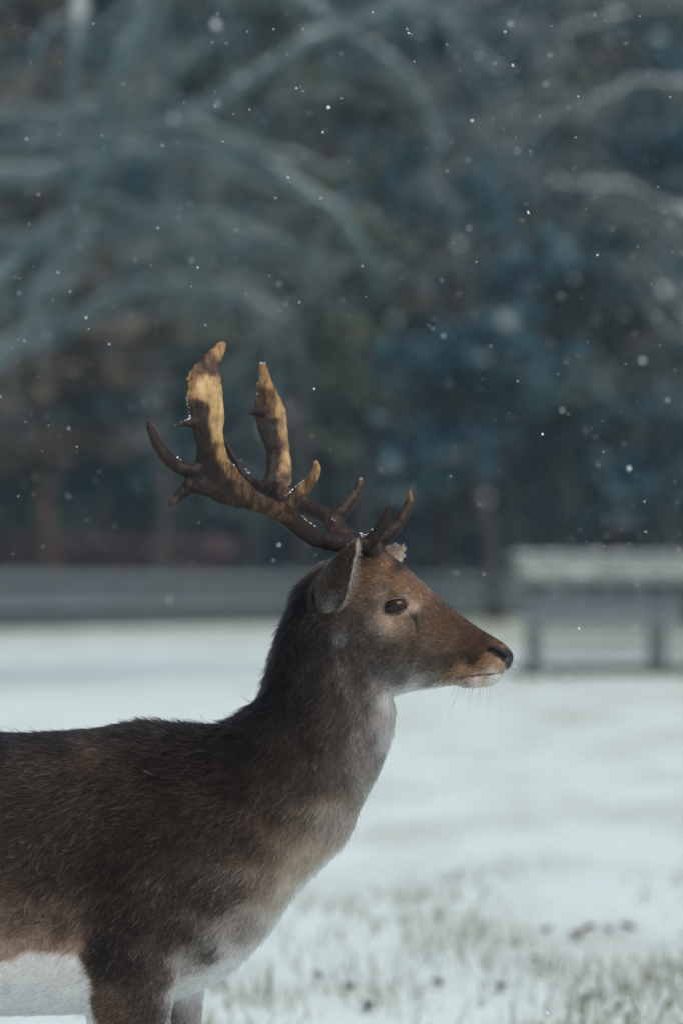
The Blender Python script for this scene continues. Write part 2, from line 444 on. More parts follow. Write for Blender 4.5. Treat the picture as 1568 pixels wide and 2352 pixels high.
M_LF1 = foliage_mat('evergreen_leaves', (0.028, 0.046, 0.030), (0.080, 0.092, 0.052), 0.25, 0.35)
M_LF2 = foliage_mat('teal_needles', (0.010, 0.044, 0.068), (0.034, 0.095, 0.125), 0.45, 0.3)
M_LF3 = foliage_mat('withered_leaves', (0.046, 0.038, 0.030), (0.095, 0.072, 0.052), 0.15, 0.4)
protos = [
    forest_tree('tall slim forest tree with dark grey trunk and evergreen sprays', 21, 22, .26, M_TRUNK, 16, M_LF1),
    forest_tree('forest tree with teal needled crown dusted with snow', 22, 20, .22, M_TRUNK, 20, M_LF2),
    forest_tree('forest tree with brown trunk and withered leaves still hanging', 23, 18, .30, M_TRUNK2, 12, M_LF3),
    forest_tree('bare grey forest tree without leaves standing among evergreens', 24, 24, .24, M_TRUNK, 0, M_LF1)]
spots = [(-7.9, 66, 2), (-7.4, 74, 1), (-5.2, 70, 3), (-3.3, 82, 0), (-1.2, 73, 3), (.8, 88, 0), (3.4, 91, 2), (4.4, 69, 1), (6.0, 86, 3), (7.8, 84, 0),
         (9.6, 88, 2), (11.5, 82, 1), (-11.5, 80, 0), (-13, 70, 1), (13.5, 90, 3), (-.2, 96, 2), (-6.3, 92, 0), (-10, 95, 3), (4.0, 97, 2), (8.5, 98, 1), (12, 98, 0), (-15.5, 86, 2), (16, 92, 0)]
used = set()
for (x, y, k) in spots:
    p = protos[k]
    if k not in used:
        used.add(k); o = p
    else:
        o = p.copy(); col.objects.link(o)
        for ch in p.children:
            c = ch.copy(); col.objects.link(c); c.parent = o
    o.location = (x, y, 0); o.rotation_euler = (R(random.uniform(-2, 2)), R(random.uniform(-3, 3)), random.uniform(0, 6.28))
    s = random.uniform(.9, 1.15); o.scale = (s, s, s)

# beech hedge with brown leaves behind the fence
M_HEDGE = foliage_mat('beech_leaves', (0.090, 0.050, 0.060), (0.15, 0.085, 0.095), 0.25, 0.8)
def hedge(label, x0, x1, y, h):
    root = empty('hedge', ((x0 + x1) / 2, y, 0)); tag(root, label, 'hedge')
    n = int(700 * (x1 - x0) / 4)
    c = np.stack([rng.uniform(x0, x1, n) - (x0 + x1) / 2, rng.normal(0, .35, n), h * rng.beta(1.6, 1.1, n)], 1)
    V, Q = leaf_cloud(c, .16, rng); tag(link('foliage', mesh_quads('foliage', V, Q), M_HEDGE, root, smooth=False), kind='stuff')
    mb = MB()
    for k in range(int((x1 - x0) * 3)):
        x = random.uniform(x0, x1) - (x0 + x1) / 2
        mb.tube([(x, 0, -.05), (x + .1, .05, h * .4), (x + random.uniform(-.2, .2), 0, h * .85)], [.025, .02, .008], 5)
    tag(mb.build('stems', M_TRUNK2, root), kind='stuff')
hedge('brown leaved beech hedge behind the board fence', -12.0, -3.2, 72, 2.5)

# ------------------------------------------------------------------ board fence
A = Vector((-11.5, 53.0, 0)); B = Vector((14.0, 92.0, 0))
fr = empty('board_fence', (A + B) / 2)
tag(fr, 'long weathered board fence in front of the wood', 'fence')
dv = (B - A); ln = dv.length; dn = dv.normalized(); ang = math.atan2(dn.y, dn.x); nb = 18; bay = ln / nb
board_meshes = []
for k, (z, hh) in enumerate([(0.27, .30), (0.60, .26), (0.88, .25), (1.27, .27)]):
    mb = MB(); mb.box((0, 0, 0), (bay - 0.01, .03, hh), 0, .006); board_meshes.append((z, mb.mesh('board')))
rl = MB(); rl.box((0, 0, 0), (bay - .01, .06, .16), 0, .006); rmesh = rl.mesh('rail')
pm = MB(); pm.box((0, 0, .66), (.12, .12, 1.42), 0, .006); pmesh = pm.mesh('post')
C0 = (A + B) / 2
for i in range(nb + 1):
    o = link('post', pmesh, M_POST, fr, False); o.location = A + dn * bay * i - C0 + Vector((dn.y, -dn.x, 0)) * -0.08; o.rotation_euler = (0, 0, ang)
    if i < nb:
        for z in (.05, .44, 1.07):
            o = link('rail', rmesh, M_POST, fr, False); o.location = A + dn * bay * (i + .5) - C0 + Vector((dn.y, -dn.x, 0)) * .06 + Vector((0, 0, z)); o.rotation_euler = (0, 0, ang)
        for (z, me) in board_meshes:
            o = link('board', me, M_FENCE, fr, False); o.location = A + dn * bay * (i + .5) - C0 + Vector((0, 0, z + random.uniform(-.012, .012)))
            o.rotation_euler = (0, R(random.uniform(-.3, .3)), ang)

# ------------------------------------------------------------------ timber feeder (right)
FD = 30.0
f0 = W(1198, 1500, FD).x
fe = empty('timber_feeder', (f0 + 2.6, FD, 0))
tag(fe, 'roofed timber hay feeder with snow on top in the pasture', 'feeder')
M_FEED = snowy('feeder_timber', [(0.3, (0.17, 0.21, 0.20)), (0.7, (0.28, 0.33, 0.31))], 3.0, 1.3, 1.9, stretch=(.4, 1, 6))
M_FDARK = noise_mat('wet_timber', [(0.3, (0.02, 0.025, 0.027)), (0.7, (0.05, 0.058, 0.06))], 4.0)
FL = 5.2
def fbox(name, mat, x, y, z, sx_, sy_, sz_, rx=0):
    mb = MB(); mb.box((0, 0, 0), (sx_, sy_, sz_), 0, .006); o = mb.build(name, mat, fe, False); o.location = (x - 2.6, y, z); o.rotation_euler = (rx, 0, 0); return o
for k, (z, yy) in enumerate([(1.215, -.62), (1.32, -.42), (1.42, -.22)]):
    fbox('roof_board', M_FEED, FL / 2, yy, z, FL + .2 - .03 * k, .03, .115, R(-24))
for k, (z, yy) in enumerate([(1.42, .22), (1.32, .42), (1.215, .62)]):
    fbox('roof_board', M_FEED, FL / 2, yy, z, FL + .2 - .03 * k, .03, .115, R(24))
mb = MB()
for k in range(60):
    t = k / 59 * (FL + .15) - 2.65 + random.uniform(-.03, .03)
    mb.lump((t, random.uniform(-.12, .12), 1.475), random.uniform(.07, .11), 1, (1.6, 2.2, .32))
    mb.lump((t, -.56 + random.uniform(-.05, .05), 1.26), random.uniform(.04, .07), 1, (1.8, 1.2, .4))
tag(mb.build('roof_snow', M_SNOW, fe), kind='stuff')
for x in (.13, 1.67, 3.35, 5.05):
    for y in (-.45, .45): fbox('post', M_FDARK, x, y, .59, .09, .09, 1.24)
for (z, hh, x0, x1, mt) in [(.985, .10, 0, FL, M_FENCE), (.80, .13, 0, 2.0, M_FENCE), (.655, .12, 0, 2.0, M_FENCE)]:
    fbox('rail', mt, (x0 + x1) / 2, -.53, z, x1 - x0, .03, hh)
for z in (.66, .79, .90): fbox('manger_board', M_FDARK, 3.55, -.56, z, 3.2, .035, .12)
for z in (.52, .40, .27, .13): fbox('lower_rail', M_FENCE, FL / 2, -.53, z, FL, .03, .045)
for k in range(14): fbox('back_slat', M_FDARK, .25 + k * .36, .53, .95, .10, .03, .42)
mb = MB()
for k in range(240):
    mb.lump((random.uniform(-2.7, 2.7), random.gauss(0, .35) - .3, random.uniform(0, .06)), random.uniform(.03, .07), 1, (1.5, 1, .8))
M_HAY = noise_mat('trodden_hay', [(0.3, (.06, .07, .05)), (0.7, (.16, .17, .12))], 5)
ho = mb.build('spilled_hay', M_HAY); ho.location = (f0 + 2.6, FD, .01)
tag(ho, 'trodden dark hay spilled on the snow under the timber feeder', 'hay', kind='stuff')

# ------------------------------------------------------------------ grass and fallen leaves
def gnoise(x, y): return mnoise.noise(Vector((x * 1.1, y * .55, 2.0)))
gv = []; gq = []; k = 0
cnt = 0
while cnt < 21000:
    d = 2.2 + 11.2 * random.random() ** 1.1; x = random.uniform(-4.5, 4.5)
    if random.random() > 0.24 + 1.2 * gnoise(x * 1.6, d * 1.4) + .25 * max(-1, min(1, x / d * 2)): continue
    if d > 6.8 and random.random() < (d - 6.8) / 2.6 * (1 if gnoise(x * .7 + 9, d) < .22 else .55): continue
    h = random.uniform(.025, .10) * (1.0 if d < 8 else .8); a = random.uniform(0, 6.28); w = random.uniform(.0016, .0036)
    lean = Vector((random.gauss(0, .28), random.gauss(0, .28), 1)).normalized()
    bx, by = math.cos(a) * w, math.sin(a) * w; z = ground_z(x, d) - .005
    m1 = lean * h * .55; tp = lean * h + Vector((random.gauss(0, .02), random.gauss(0, .02), -.3 * h * abs(random.gauss(0, .5))))
    gv += [(x - bx, d - by, z), (x + bx, d + by, z), (x + bx * .8 + m1.x, d + by * .8 + m1.y, z + m1.z), (x - bx * .8 + m1.x, d - by * .8 + m1.y, z + m1.z), (x + bx * .25 + tp.x, d + by * .25 + tp.y, z + tp.z), (x - bx * .25 + tp.x, d - by * .25 + tp.y, z + tp.z)]
    gq += [(k, k + 1, k + 2, k + 3), (k + 3, k + 2, k + 4, k + 5)]; k += 6; cnt += 1
M_GRASS = noise_mat('winter_grass', [(0.3, (.09, .11, .06)), (0.55, (.17, .18, .105)), (0.75, (.27, .24, .165))], 9, rough=.7)
tag(link('grass', mesh_quads('grass', gv, gq), M_GRASS, smooth=False), 'thin winter grass blades poking through the snow', 'grass', kind='stuff')

M_LEAF = noise_mat('dead_leaf', [(0.3, (.055, .035, .025)), (0.7, (.15, .085, .055))], 25)
M_LEAFD = noise_mat('wet_leaf', [(0.3, (.03, .035, .04)), (0.7, (.07, .07, .07))], 25)
def fallen_leaf(u, v, size, mat, label):
    d = F * HC / (v - VH); p = W(u, v, d)
    root = empty('fallen_leaf', (p.x, d, ground_z(p.x, d) + .004)); root.rotation_euler = (0, 0, random.uniform(0, 6.28))
    tag(root, label, 'leaf', 'dead leaves on the snow')
    n = 11; V = []; Fc = []
    for i in range(n):
        t = i / (n - 1); w = size * .34 * math.sin(math.pi * (t * .9 + .05)) * (1 + .25 * math.sin(t * 19))
        for s in (-1, 0, 1):
            V.append(((t - .5) * size, s * w, .012 + size * .22 * abs(s) * math.sin(t * 3) + size * .18 * t * t + (0 if s else -.004)))
    for i in range(n - 1):
        for s in (0, 1):
            a = i * 3 + s; Fc.append([a, a + 1, a + 4, a + 3])
    bl = link('blade', mesh_np('blade', V, Fc), mat, root); md = bl.modifiers.new('thick', 'SOLIDIFY'); md.thickness = .0012
    mb = MB(); mb.tube([(-.5 * size, 0, .012), (-.62 * size, .01, .010), (-.78 * size, .02, .016)], [.0014, .0012, .001], 5); mb.build('stalk', mat, root)
for (u, v, s, dark) in [(1325, 2146, .075, 0), (1352, 2128, .06, 0), (1395, 2133, .05, 1), (1440, 2128, .06, 0), (1255, 2130, .045, 1), (1150, 2293, .055, 1), (1342, 2316, .06, 1), (1418, 2330, .05, 1), (1003, 2286, .05, 0), (800, 2300, .045, 1), (845, 2345, .05, 1), (1225, 2208, .04, 1), (730, 2270, .04, 1)]:
    fallen_leaf(u, v, s * .9, M_LEAFD if dark else M_LEAF, 'dark wet dead leaf lying on the snowy grass' if dark else 'curled brown dead leaf lying on the snowy grass')
# ------------------------------------------------------------------ the deer
def px2(u, v): return ((u - 784.0) / S, HC + (VH - v) / S)     # position on the deer's middle plane

# trunk, neck and head: rings given by top point, bottom point, half width, egg factor, roundness
ST = [
    (-985, 1790, -990, 1850, 25, 0, 1.0), (-975, 1755, -985, 1930, 70, 0, 1.0), (-930, 1718, -950, 2060, 150, 0.0, .95), (-800, 1685, -800, 2135, 200, 0.0, .9), (-600, 1668, -600, 2195, 215, .10, .9),
    (-350, 1677, -350, 2270, 228, .15, .88), (-100, 1687, -100, 2318, 236, .15, .88), (100, 1688, 100, 2324, 234, .12, .88), (220, 1680, 220, 2320, 224, .08, .9),
    (320, 1667, 325, 2312, 205, .05, .95), (420, 1670, 430, 2284, 192, .05, 1.0), (498, 1671, 520, 2236, 178, .05, 1.0), (545, 1652, 600, 2158, 160, .08, 1.0),
    (582, 1626, 664, 2066, 142, .08, 1.0), (606, 1596, 740, 1984, 130, .08, 1.0), (619, 1556, 792, 1926, 121, .06, 1.0), (634, 1501, 832, 1840, 112, .05, 1.0),
    (654, 1441, 872, 1760, 104, .05, 1.0), (675, 1379, 897, 1682, 98, .03, 1.0), (698, 1336, 903, 1628, 95, 0, 1.0), (733, 1303, 902, 1598, 93, -.05, 1.0),
    (775, 1283, 918, 1589, 92, -.1, .95), (822, 1272, 948, 1583, 92, -.15, .92), (868, 1271, 980, 1578, 91, -.2, .9), (914, 1291, 1008, 1575, 85, -.2, .88),
    (955, 1325, 1032, 1572, 74, -.15, .88), (996, 1362, 1054, 1572, 62, -.05, .88), (1042, 1400, 1077, 1577, 52, 0, .9), (1088, 1435, 1103, 1576, 46, .05, .9),
    (1128, 1459, 1128, 1572, 43, .05, .9), (1154, 1475, 1143, 1562, 38, .0, .9), (1168, 1487, 1156, 1546, 31, -.05, .95), (1176, 1498, 1166, 1537, 22, 0, 1.0), (1179, 1509, 1174, 1526, 9, 0, 1.0)]
NR, NS = 300, 88
R_ = catmull(ST, NR)
mb = MB(); rings = []
for (tu, tv, bu, bv, w, eg, rn) in R_:
    (tx, tz), (bx, bz) = px2(tu, tv), px2(bu, bv); w = max(w, 4) / S; ring = []
    for j in range(NS):
        a = 2 * math.pi * j / NS; c = math.cos(a); s_ = math.sin(a)
        cc = math.copysign(abs(c) ** rn, c); ss = math.copysign(abs(s_) ** rn, s_)
        k = w * ss * (1 - eg * cc)
        ring.append(Vector(((tx + bx) / 2 + (tx - bx) / 2 * cc, k, (tz + bz) / 2 + (tz - bz) / 2 * cc)))
    rings.append(ring)
mb.rings(rings)

def limb_loft(stn, n=60, sides=28):
    P = catmull(stn, n); rr = []
    for (u, v, rx, ry, y) in P:
        x, z = px2(u, v); rr.append([Vector((x + rx / S * math.cos(2 * math.pi * j / sides), y + ry / S * math.sin(2 * math.pi * j / sides), z)) for j in range(sides)])
    mb.rings(rr)
def foreleg(du, y, fat=1.0):
    limb_loft([(395 + du, 1900, 60, 30, y * .95), (375 + du, 2000, 105 * fat, 48, y), (335 + du, 2110, 122 * fat, 56, y), (308 + du, 2210, 116 * fat, 58, y), (306 + du, 2290, 97 * fat, 52, y), (312 + du, 2352, 84 * fat, 46, y), (320 + du, 2440, 58, 38, y), (326 + du, 2510, 42, 36, y),
               (328 + du, 2560, 36, 32, y), (326 + du, 2640, 25, 23, y), (325 + du, 2780, 23, 22, y), (330 + du, 2840, 30, 26, y), (345 + du, 2885, 25, 23, y), (356 + du, 2915, 32, 28, y), (362 + du, 2946, 38, 30, y)])
foreleg(0, -.095); foreleg(72, .095, .85)
def hindleg(du, y):
    limb_loft([(-800 + du, 1800, 90, 40, y * .9), (-790 + du, 1930, 165, 62, y), (-770 + du, 2070, 165, 66, y), (-745 + du, 2200, 120, 54, y), (-790 + du, 2330, 78, 40, y), (-850 + du, 2430, 52, 32, y),
               (-880 + du, 2490, 42, 28, y), (-870 + du, 2560, 32, 25, y), (-862 + du, 2680, 26, 22, y), (-855 + du, 2800, 25, 22, y), (-848 + du, 2845, 30, 25, y), (-832 + du, 2890, 25, 23, y), (-822 + du, 2918, 32, 28, y), (-815 + du, 2946, 38, 30, y)])
hindleg(0, -.10); hindleg(70, .10)
limb_loft([(-975, 1775, 30, 30, 0), (-1010, 1850, 26, 24, 0), (-1022, 1950, 24, 20, 0), (-1020, 2060, 14, 12, 0), (-1018, 2090, 5, 5, 0)])    # tail
limb_loft([(150, 2322, 10, 10, 0), (80, 2322, 24, 30, 0), (-20, 2326, 26, 34, 0), (-80, 2318, 14, 20, 0)][::-1], 20)                             # sheath

# ears: cupped leaf shells, front edge and back edge rows (u, v, sideways in picture units)
def ear(front, back, bulge, side, thick=7.5):
    n, m = 26, 15
    Fp = catmull(front, n); Kp = catmull(back, n); rows = []
    for i in range(n):
        f, k = Fp[i], Kp[i]; row = []
        for j in range(m):
            t = j / (m - 1); p = f * (1 - t) + k * t
            b = bulge * math.sin(math.pi * t) * (math.sin(math.pi * min(1, max(.03, (1 - i / (n - 1)) * .75 + .0))))
            row.append((p[0] - .35 * b, p[1] - .15 * b, p[2] + b))
        rows.append(row)
    outer = []; inner = []
    for row in rows:
        for (u, v, q) in row:
            x, z = px2(u, v); outer.append(Vector((x, side * q / S, z))); inner.append(Vector((x + .6 * thick / S, side * (q - thick) / S, z - .0 * thick / S)))
    V = outer + inner; o = len(outer); Fc = []
    for i in range(n - 1):
        for j in range(m - 1):
            a = i * m + j; Fc.append([a, a + 1, a + m + 1, a + m]); Fc.append([o + a, o + a + m, o + a + m + 1, o + a + 1])
    for i in range(n - 1):
        for j in (0, m - 1):
            a = i * m + j; Fc.append([a, a + m, o + a + m, o + a] if j == 0 else [a, o + a, o + a + m, a + m])
    for j in range(m - 1):
        Fc.append([j, o + j, o + j + 1, j + 1]); a = (n - 1) * m + j; Fc.append([a, a + 1, o + a + 1, o + a])
    mb.add(V, Fc)
ear([(772, 1412, 86), (803, 1386, 118), (820, 1345, 138), (831, 1300, 150), (841, 1262, 152), (841, 1244, 150)],
    [(722, 1412, 76), (716, 1362, 84), (738, 1322, 98), (772, 1290, 118), (812, 1260, 140), (839, 1243, 150)], 26, -1)
ear([(772, 1402, 86), (812, 1370, 120), (850, 1330, 140), (886, 1295, 152), (908, 1272, 158), (912, 1258, 158)],
    [(722, 1402, 76), (728, 1352, 84), (768, 1312, 100), (830, 1272, 122), (880, 1250, 146), (910, 1256, 158)], 22, 1)

raw = bpy.data.meshes.new('raw'); raw.from_pydata([tuple(v) for v in mb.V], [], mb.F); raw.update()
bm = bmesh.new(); bm.from_mesh(raw); bmesh.ops.recalc_face_normals(bm, faces=bm.faces); bm.to_mesh(raw); bm.free()
tmp = bpy.data.objects.new('tmp', raw); col.objects.link(tmp)
md = tmp.modifiers.new('r', 'REMESH'); md.mode = 'VOXEL'; md.voxel_size = .0034
dg = bpy.context.evaluated_depsgraph_get()
body_me = bpy.data.meshes.new_from_object(tmp.evaluated_get(dg))
bpy.data.objects.remove(tmp); body_me.name = 'body'; body_me.materials.clear()

def get_co(me):
    a = np.empty(len(me.vertices) * 3, np.float32); me.vertices.foreach_get('co', a); return a.reshape(-1, 3).astype(np.float64)
def set_co(me, V): me.vertices.foreach_set('co', np.ascontiguousarray(V, np.float32).ravel()); me.update()
def get_nor(me):
    a = np.empty(len(me.vertices) * 3, np.float32); me.vertices.foreach_get('normal', a); return a.reshape(-1, 3).astype(np.float64)
def smooth_v(me, it, fac=.5, wgt=None):
    V = get_co(me); e = np.empty(len(me.edges) * 2, np.int32); me.edges.foreach_get('vertices', e); e = e.reshape(-1, 2)
    deg = np.bincount(e.ravel(), minlength=len(V)).astype(float)[:, None] + 1e-9
    w = fac if wgt is None else fac * wgt[:, None]
    for k in range(it):
        f = w if k % 2 == 0 else -1.02 * w          # taubin: no shrinking
        s_ = np.zeros_like(V)
        for c in range(3): s_[:, c] = np.bincount(e[:, 0], V[e[:, 1], c], len(V)) + np.bincount(e[:, 1], V[e[:, 0], c], len(V))
        V += f * (s_ / deg - V)
    set_co(me, V)
def sstep(a, b, x): t = np.clip((x - a) / (b - a), 0, 1); return t * t * (3 - 2 * t)

V = get_co(body_me)
U0 = 784 + V[:, 0] * S; V0 = VH - (V[:, 2] - HC) * S
on_ear = (U0 > 700) & (U0 < 930) & (V0 < 1420) & (V0 > 1225) & (np.abs(V[:, 1]) * S > 98)
smooth_v(body_me, 8, .5)
# melt the leg and chest junctions further
wj = sstep(1850, 2000, V0) * (1 - sstep(2380, 2480, V0))
for _ in range(3): smooth_v(body_me, 20, .5, wj)

# facial modelling, in picture units on the middle plane
V = get_co(body_me); Nn = get_nor(body_me)
U0 = 784 + V[:, 0] * S; V0 = VH - (V[:, 2] - HC) * S
def seg_dist(P0, u, v):
    best = np.full(len(u), 1e9)
    for (a, b_) in zip(P0[:-1], P0[1:]):
        dx, dy = b_[0] - a[0], b_[1] - a[1]; t = np.clip(((u - a[0]) * dx + (v - a[1]) * dy) / (dx * dx + dy * dy), 0, 1)
        best = np.minimum(best, np.hypot(u - a[0] - t * dx, v - a[1] - t * dy))
    return best
disp = np.zeros(len(V)); off_ear = ~on_ear
lat = sstep(.35, .8, np.abs(Nn[:, 1]))
g = lambda cu, cv, ru, rv: np.exp(-(((U0 - cu) / ru) ** 2 + ((V0 - cv) / rv) ** 2))
EU, EV = 917, 1392
brow = seg_dist([(872, 1378), (900, 1357), (935, 1357), (962, 1380), (966, 1405)], U0, V0)
disp += lat * (-8 * g(EU, EV, 34, 24) + 7 * np.exp(-(brow / 15) ** 2))
disp += lat * (-5.0 * np.exp(-(seg_dist([(950, 1408), (962, 1425), (966, 1448)], U0, V0) / 5) ** 2))          # scent gland slit
disp += lat * (-4 * g(1000, 1440, 45, 28) + 6 * g(900, 1500, 70, 60) + 4 * g(940, 1440, 40, 14))               # cheek hollow and masseter
disp += lat * (-5 * np.exp(-(seg_dist([(1035, 1462), (1070, 1492), (1090, 1530)], U0, V0) / 22) ** 2))
disp += lat * (5 * g(1100, 1530, 40, 14) + 3.5 * g(1140, 1522, 18, 14))                                        # upper lip
mouth = seg_dist([(1165, 1541), (1150, 1543), (1120, 1547), (1088, 1551), (1056, 1556)], U0, V0)
disp += np.where(U0 > 1040, -5 * np.exp(-(mouth / 3.6) ** 2), 0)
hole = seg_dist([(1126, 1488), (1138, 1493), (1152, 1501), (1163, 1508)], U0, V0)
disp += lat * np.where(U0 > 1100, -13 * np.exp(-(hole / 5.5) ** 2) + 4 * np.exp(-((seg_dist([(1128, 1479), (1150, 1481), (1166, 1490)], U0, V0)) / 6) ** 2), 0)
# neck and shoulder muscle
disp += lat * (-7 * np.exp(-(seg_dist([(640, 1900), (560, 1800), (520, 1700)], U0, V0) / 45) ** 2) + 8 * g(420, 1950, 110, 160))
disp += lat * (-7 * np.exp(-(seg_dist([(190, 2230), (225, 2100), (250, 1950), (260, 1850)], U0, V0) / 38) ** 2))
disp += lat * (5 * np.exp(-(seg_dist([(700, 1480), (770, 1640), (760, 1820)], U0, V0) / 60) ** 2) - 4 * np.exp(-(seg_dist([(800, 1500), (850, 1620)], U0, V0) / 30) ** 2))
V = V + Nn * (disp * off_ear)[:, None] / S
set_co(body_me, V); smooth_v(body_me, 2, .4)
V = get_co(body_me)

# head yaw towards the camera
PIV = px2(745, 1500)[0]; YAW = R(8.0)
def yaw(P):
    P = np.array(P, float); u = 784 + P[:, 0] * S; v = VH - (P[:, 2] - HC) * S
    w = sstep(690, 830, u + (v < 1620) * 0 - (v - 1400).clip(0, 400) * .35)
    th = w * YAW; dx = P[:, 0] - PIV
    x = PIV + dx * np.cos(th) + P[:, 1] * np.sin(th); y = -dx * np.sin(th) + P[:, 1] * np.cos(th)
    return np.stack([x, y, P[:, 2]], 1)

# ---- coat colour: where each colour of the coat lies (picture positions, near side)
CG = [
    (-900, 1720, 38, 33, 31), (-900, 1900, 62, 52, 46), (-950, 2000, 190, 185, 180), (-600, 1690, 36, 31, 30), (-600, 1900, 64, 53, 46), (-700, 2150, 90, 75, 64), (-300, 1690, 35, 30, 30), (-300, 1900, 62, 52, 44), (-300, 2130, 92, 76, 66), (-850, 2400, 90, 75, 62), (-860, 2700, 100, 82, 66),
    (0, 1690, 36, 31, 31), (150, 1690, 38, 33, 31), (120, 1770, 62, 52, 43), (220, 1730, 66, 54, 44), (30, 1850, 58, 49, 42), (150, 1880, 60, 50, 43), (60, 2000, 66, 55, 48), (160, 2000, 58, 49, 43), (60, 2120, 92, 76, 66), (140, 2110, 84, 70, 62), (100, 2170, 128, 104, 88), (20, 2190, 140, 116, 100),
    (260, 1690, 46, 39, 34), (350, 1680, 44, 37, 33), (380, 1760, 36, 30, 28), (480, 1690, 34, 29, 27), (480, 1760, 36, 30, 28), (560, 1700, 30, 26, 25), (300, 1820, 52, 43, 37), (330, 1900, 46, 38, 33), (420, 1900, 52, 43, 37), (500, 1880, 58, 47, 40), (540, 1800, 40, 34, 31),
    (240, 1980, 44, 37, 33), (250, 2080, 58, 50, 45), (400, 2030, 66, 57, 51), (480, 2060, 70, 60, 54), (300, 2140, 56, 49, 46), (230, 2180, 48, 43, 41), (400, 2140, 66, 58, 53), (300, 2230, 58, 51, 47), (380, 2240, 76, 67, 62), (250, 2310, 92, 76, 64), (340, 2310, 70, 60, 53), (330, 2400, 84, 70, 60), (330, 2600, 100, 82, 66), (330, 2800, 96, 80, 66),
    (600, 1620, 28, 25, 25), (630, 1530, 28, 25, 25), (660, 1430, 27, 25, 25), (690, 1370, 32, 29, 29), (680, 1480, 38, 34, 33), (650, 1620, 38, 34, 32), (720, 1560, 52, 46, 43), (740, 1480, 50, 46, 45), (700, 1680, 54, 47, 43), (640, 1750, 48, 40, 36), (780, 1600, 64, 57, 54), (780, 1700, 76, 67, 62), (840, 1560, 78, 70, 66), (840, 1650, 92, 82, 76), (870, 1740, 110, 101, 96), (890, 1650, 150, 143, 140), (903, 1625, 200, 200, 202), (895, 1690, 175, 170, 170), (852, 1610, 84, 76, 72), (866, 1690, 100, 91, 86), (876, 1640, 112, 104, 100), (150, 2158, 138, 114, 98), (60, 2172, 132, 108, 92), (862, 1283, 46, 37, 32), (905, 1283, 52, 41, 34), (840, 1290, 70, 52, 40),
    (700, 1790, 70, 60, 53), (790, 1800, 88, 78, 72), (840, 1810, 112, 104, 98), (620, 1850, 70, 58, 50), (560, 1920, 66, 55, 48), (690, 1880, 104, 92, 84), (760, 1880, 126, 114, 106), (810, 1890, 130, 114, 102), (650, 1960, 104, 88, 76), (700, 1970, 140, 120, 102), (750, 1960, 150, 128, 108), (620, 2040, 116, 98, 86), (680, 2040, 168, 148, 130), (560, 2060, 80, 69, 62), (590, 2110, 124, 110, 102), (640, 2100, 190, 178, 170), (560, 2150, 112, 101, 95), (600, 2160, 188, 178, 174),
    (480, 2190, 86, 77, 72), (540, 2200, 180, 172, 170), (450, 2240, 130, 120, 116), (500, 2240, 205, 200, 202), (430, 2280, 198, 194, 196), 
    (900, 1295, 122, 88, 58), (860, 1310, 108, 80, 56), (850, 1350, 98, 78, 62), (880, 1275, 48, 38, 32), (925, 1300, 62, 46, 36), (940, 1330, 120, 88, 60), (970, 1360, 118, 86, 58), (880, 1340, 112, 88, 66), (900, 1350, 108, 86, 68), (950, 1382, 145, 122, 104), (960, 1400, 150, 128, 112), (860, 1395, 104, 88, 76), (905, 1432, 142, 122, 106), (940, 1435, 128, 102, 82), (870, 1425, 110, 96, 86), (958, 1425, 104, 88, 76), (972, 1425, 96, 78, 64),
    (820, 1420, 74, 67, 63), (860, 1470, 84, 75, 69), (810, 1480, 70, 64, 62), (900, 1500, 86, 76, 70), (860, 1540, 80, 73, 70), (930, 1550, 96, 88, 84), (960, 1480, 92, 78, 68), (1000, 1430, 102, 78, 58), (1000, 1400, 98, 76, 56), (1030, 1395, 80, 62, 47), (1060, 1420, 88, 64, 45), (1080, 1440, 80, 58, 42), (1040, 1460, 98, 76, 58), (1000, 1520, 88, 76, 68), (1040, 1520, 74, 62, 54), (1080, 1480, 82, 62, 48), (1090, 1515, 50, 39, 34), (1070, 1500, 66, 52, 44), (1110, 1500, 70, 52, 40), (1110, 1470, 70, 48, 36), (1140, 1476, 98, 66, 42), (1165, 1484, 140, 104, 62), (1125, 1505, 120, 84, 58), (1140, 1518, 122, 92, 62), (1150, 1525, 140, 116, 94), (1110, 1530, 124, 94, 66), (1075, 1538, 142, 106, 72), (1055, 1545, 136, 102, 72), (880, 1422, 132, 114, 98), (888, 1371, 124, 104, 88), (1040, 1552, 112, 88, 72),
    (1120, 1555, 160, 136, 124), (1135, 1560, 222, 202, 190), (1100, 1566, 210, 185, 172), (1070, 1568, 150, 128, 116), (1040, 1570, 130, 118, 110), (1000, 1560, 110, 101, 96), (1000, 1577, 178, 176, 172), (950, 1582, 190, 190, 186), (910, 1592, 178, 178, 178), (880, 1580, 110, 104, 102)]
CG = np.array(CG, float); CGc = lin(CG[:, 2:])
EAR_C = lin(np.array([(735, 1395, 70, 61, 57), (772, 1408, 140, 130, 125), (795, 1385, 70, 60, 55), (740, 1350, 72, 60, 54), (780, 1330, 68, 54, 46), (800, 1290, 60, 47, 40), (830, 1255, 70, 54, 44)])[:, 2:])
EAR_P = np.array([(735, 1395), (770, 1405), (790, 1400), (740, 1350), (780, 1330), (800, 1290), (830, 1255)], float)
def idw(P, Cc, u, v, pw=3.2):
    out = np.empty((len(u), 3))
    for i in range(0, len(u), 40000):
        d2 = (u[i:i + 40000, None] - P[None, :, 0]) ** 2 + (v[i:i + 40000, None] - P[None, :, 1]) ** 2 + (60 + 420 * (1 - sstep(800, 900, u[i:i + 40000, None])))
        w = d2 ** (-pw / 2 * 1.25); out[i:i + 40000] = (w @ Cc) / w.sum(1)[:, None]
    return out
def proj(P):
    d = D - np.abs(P[:, 1]); return 784 + P[:, 0] * F / d, VH - (P[:, 2] - HC) * F / d
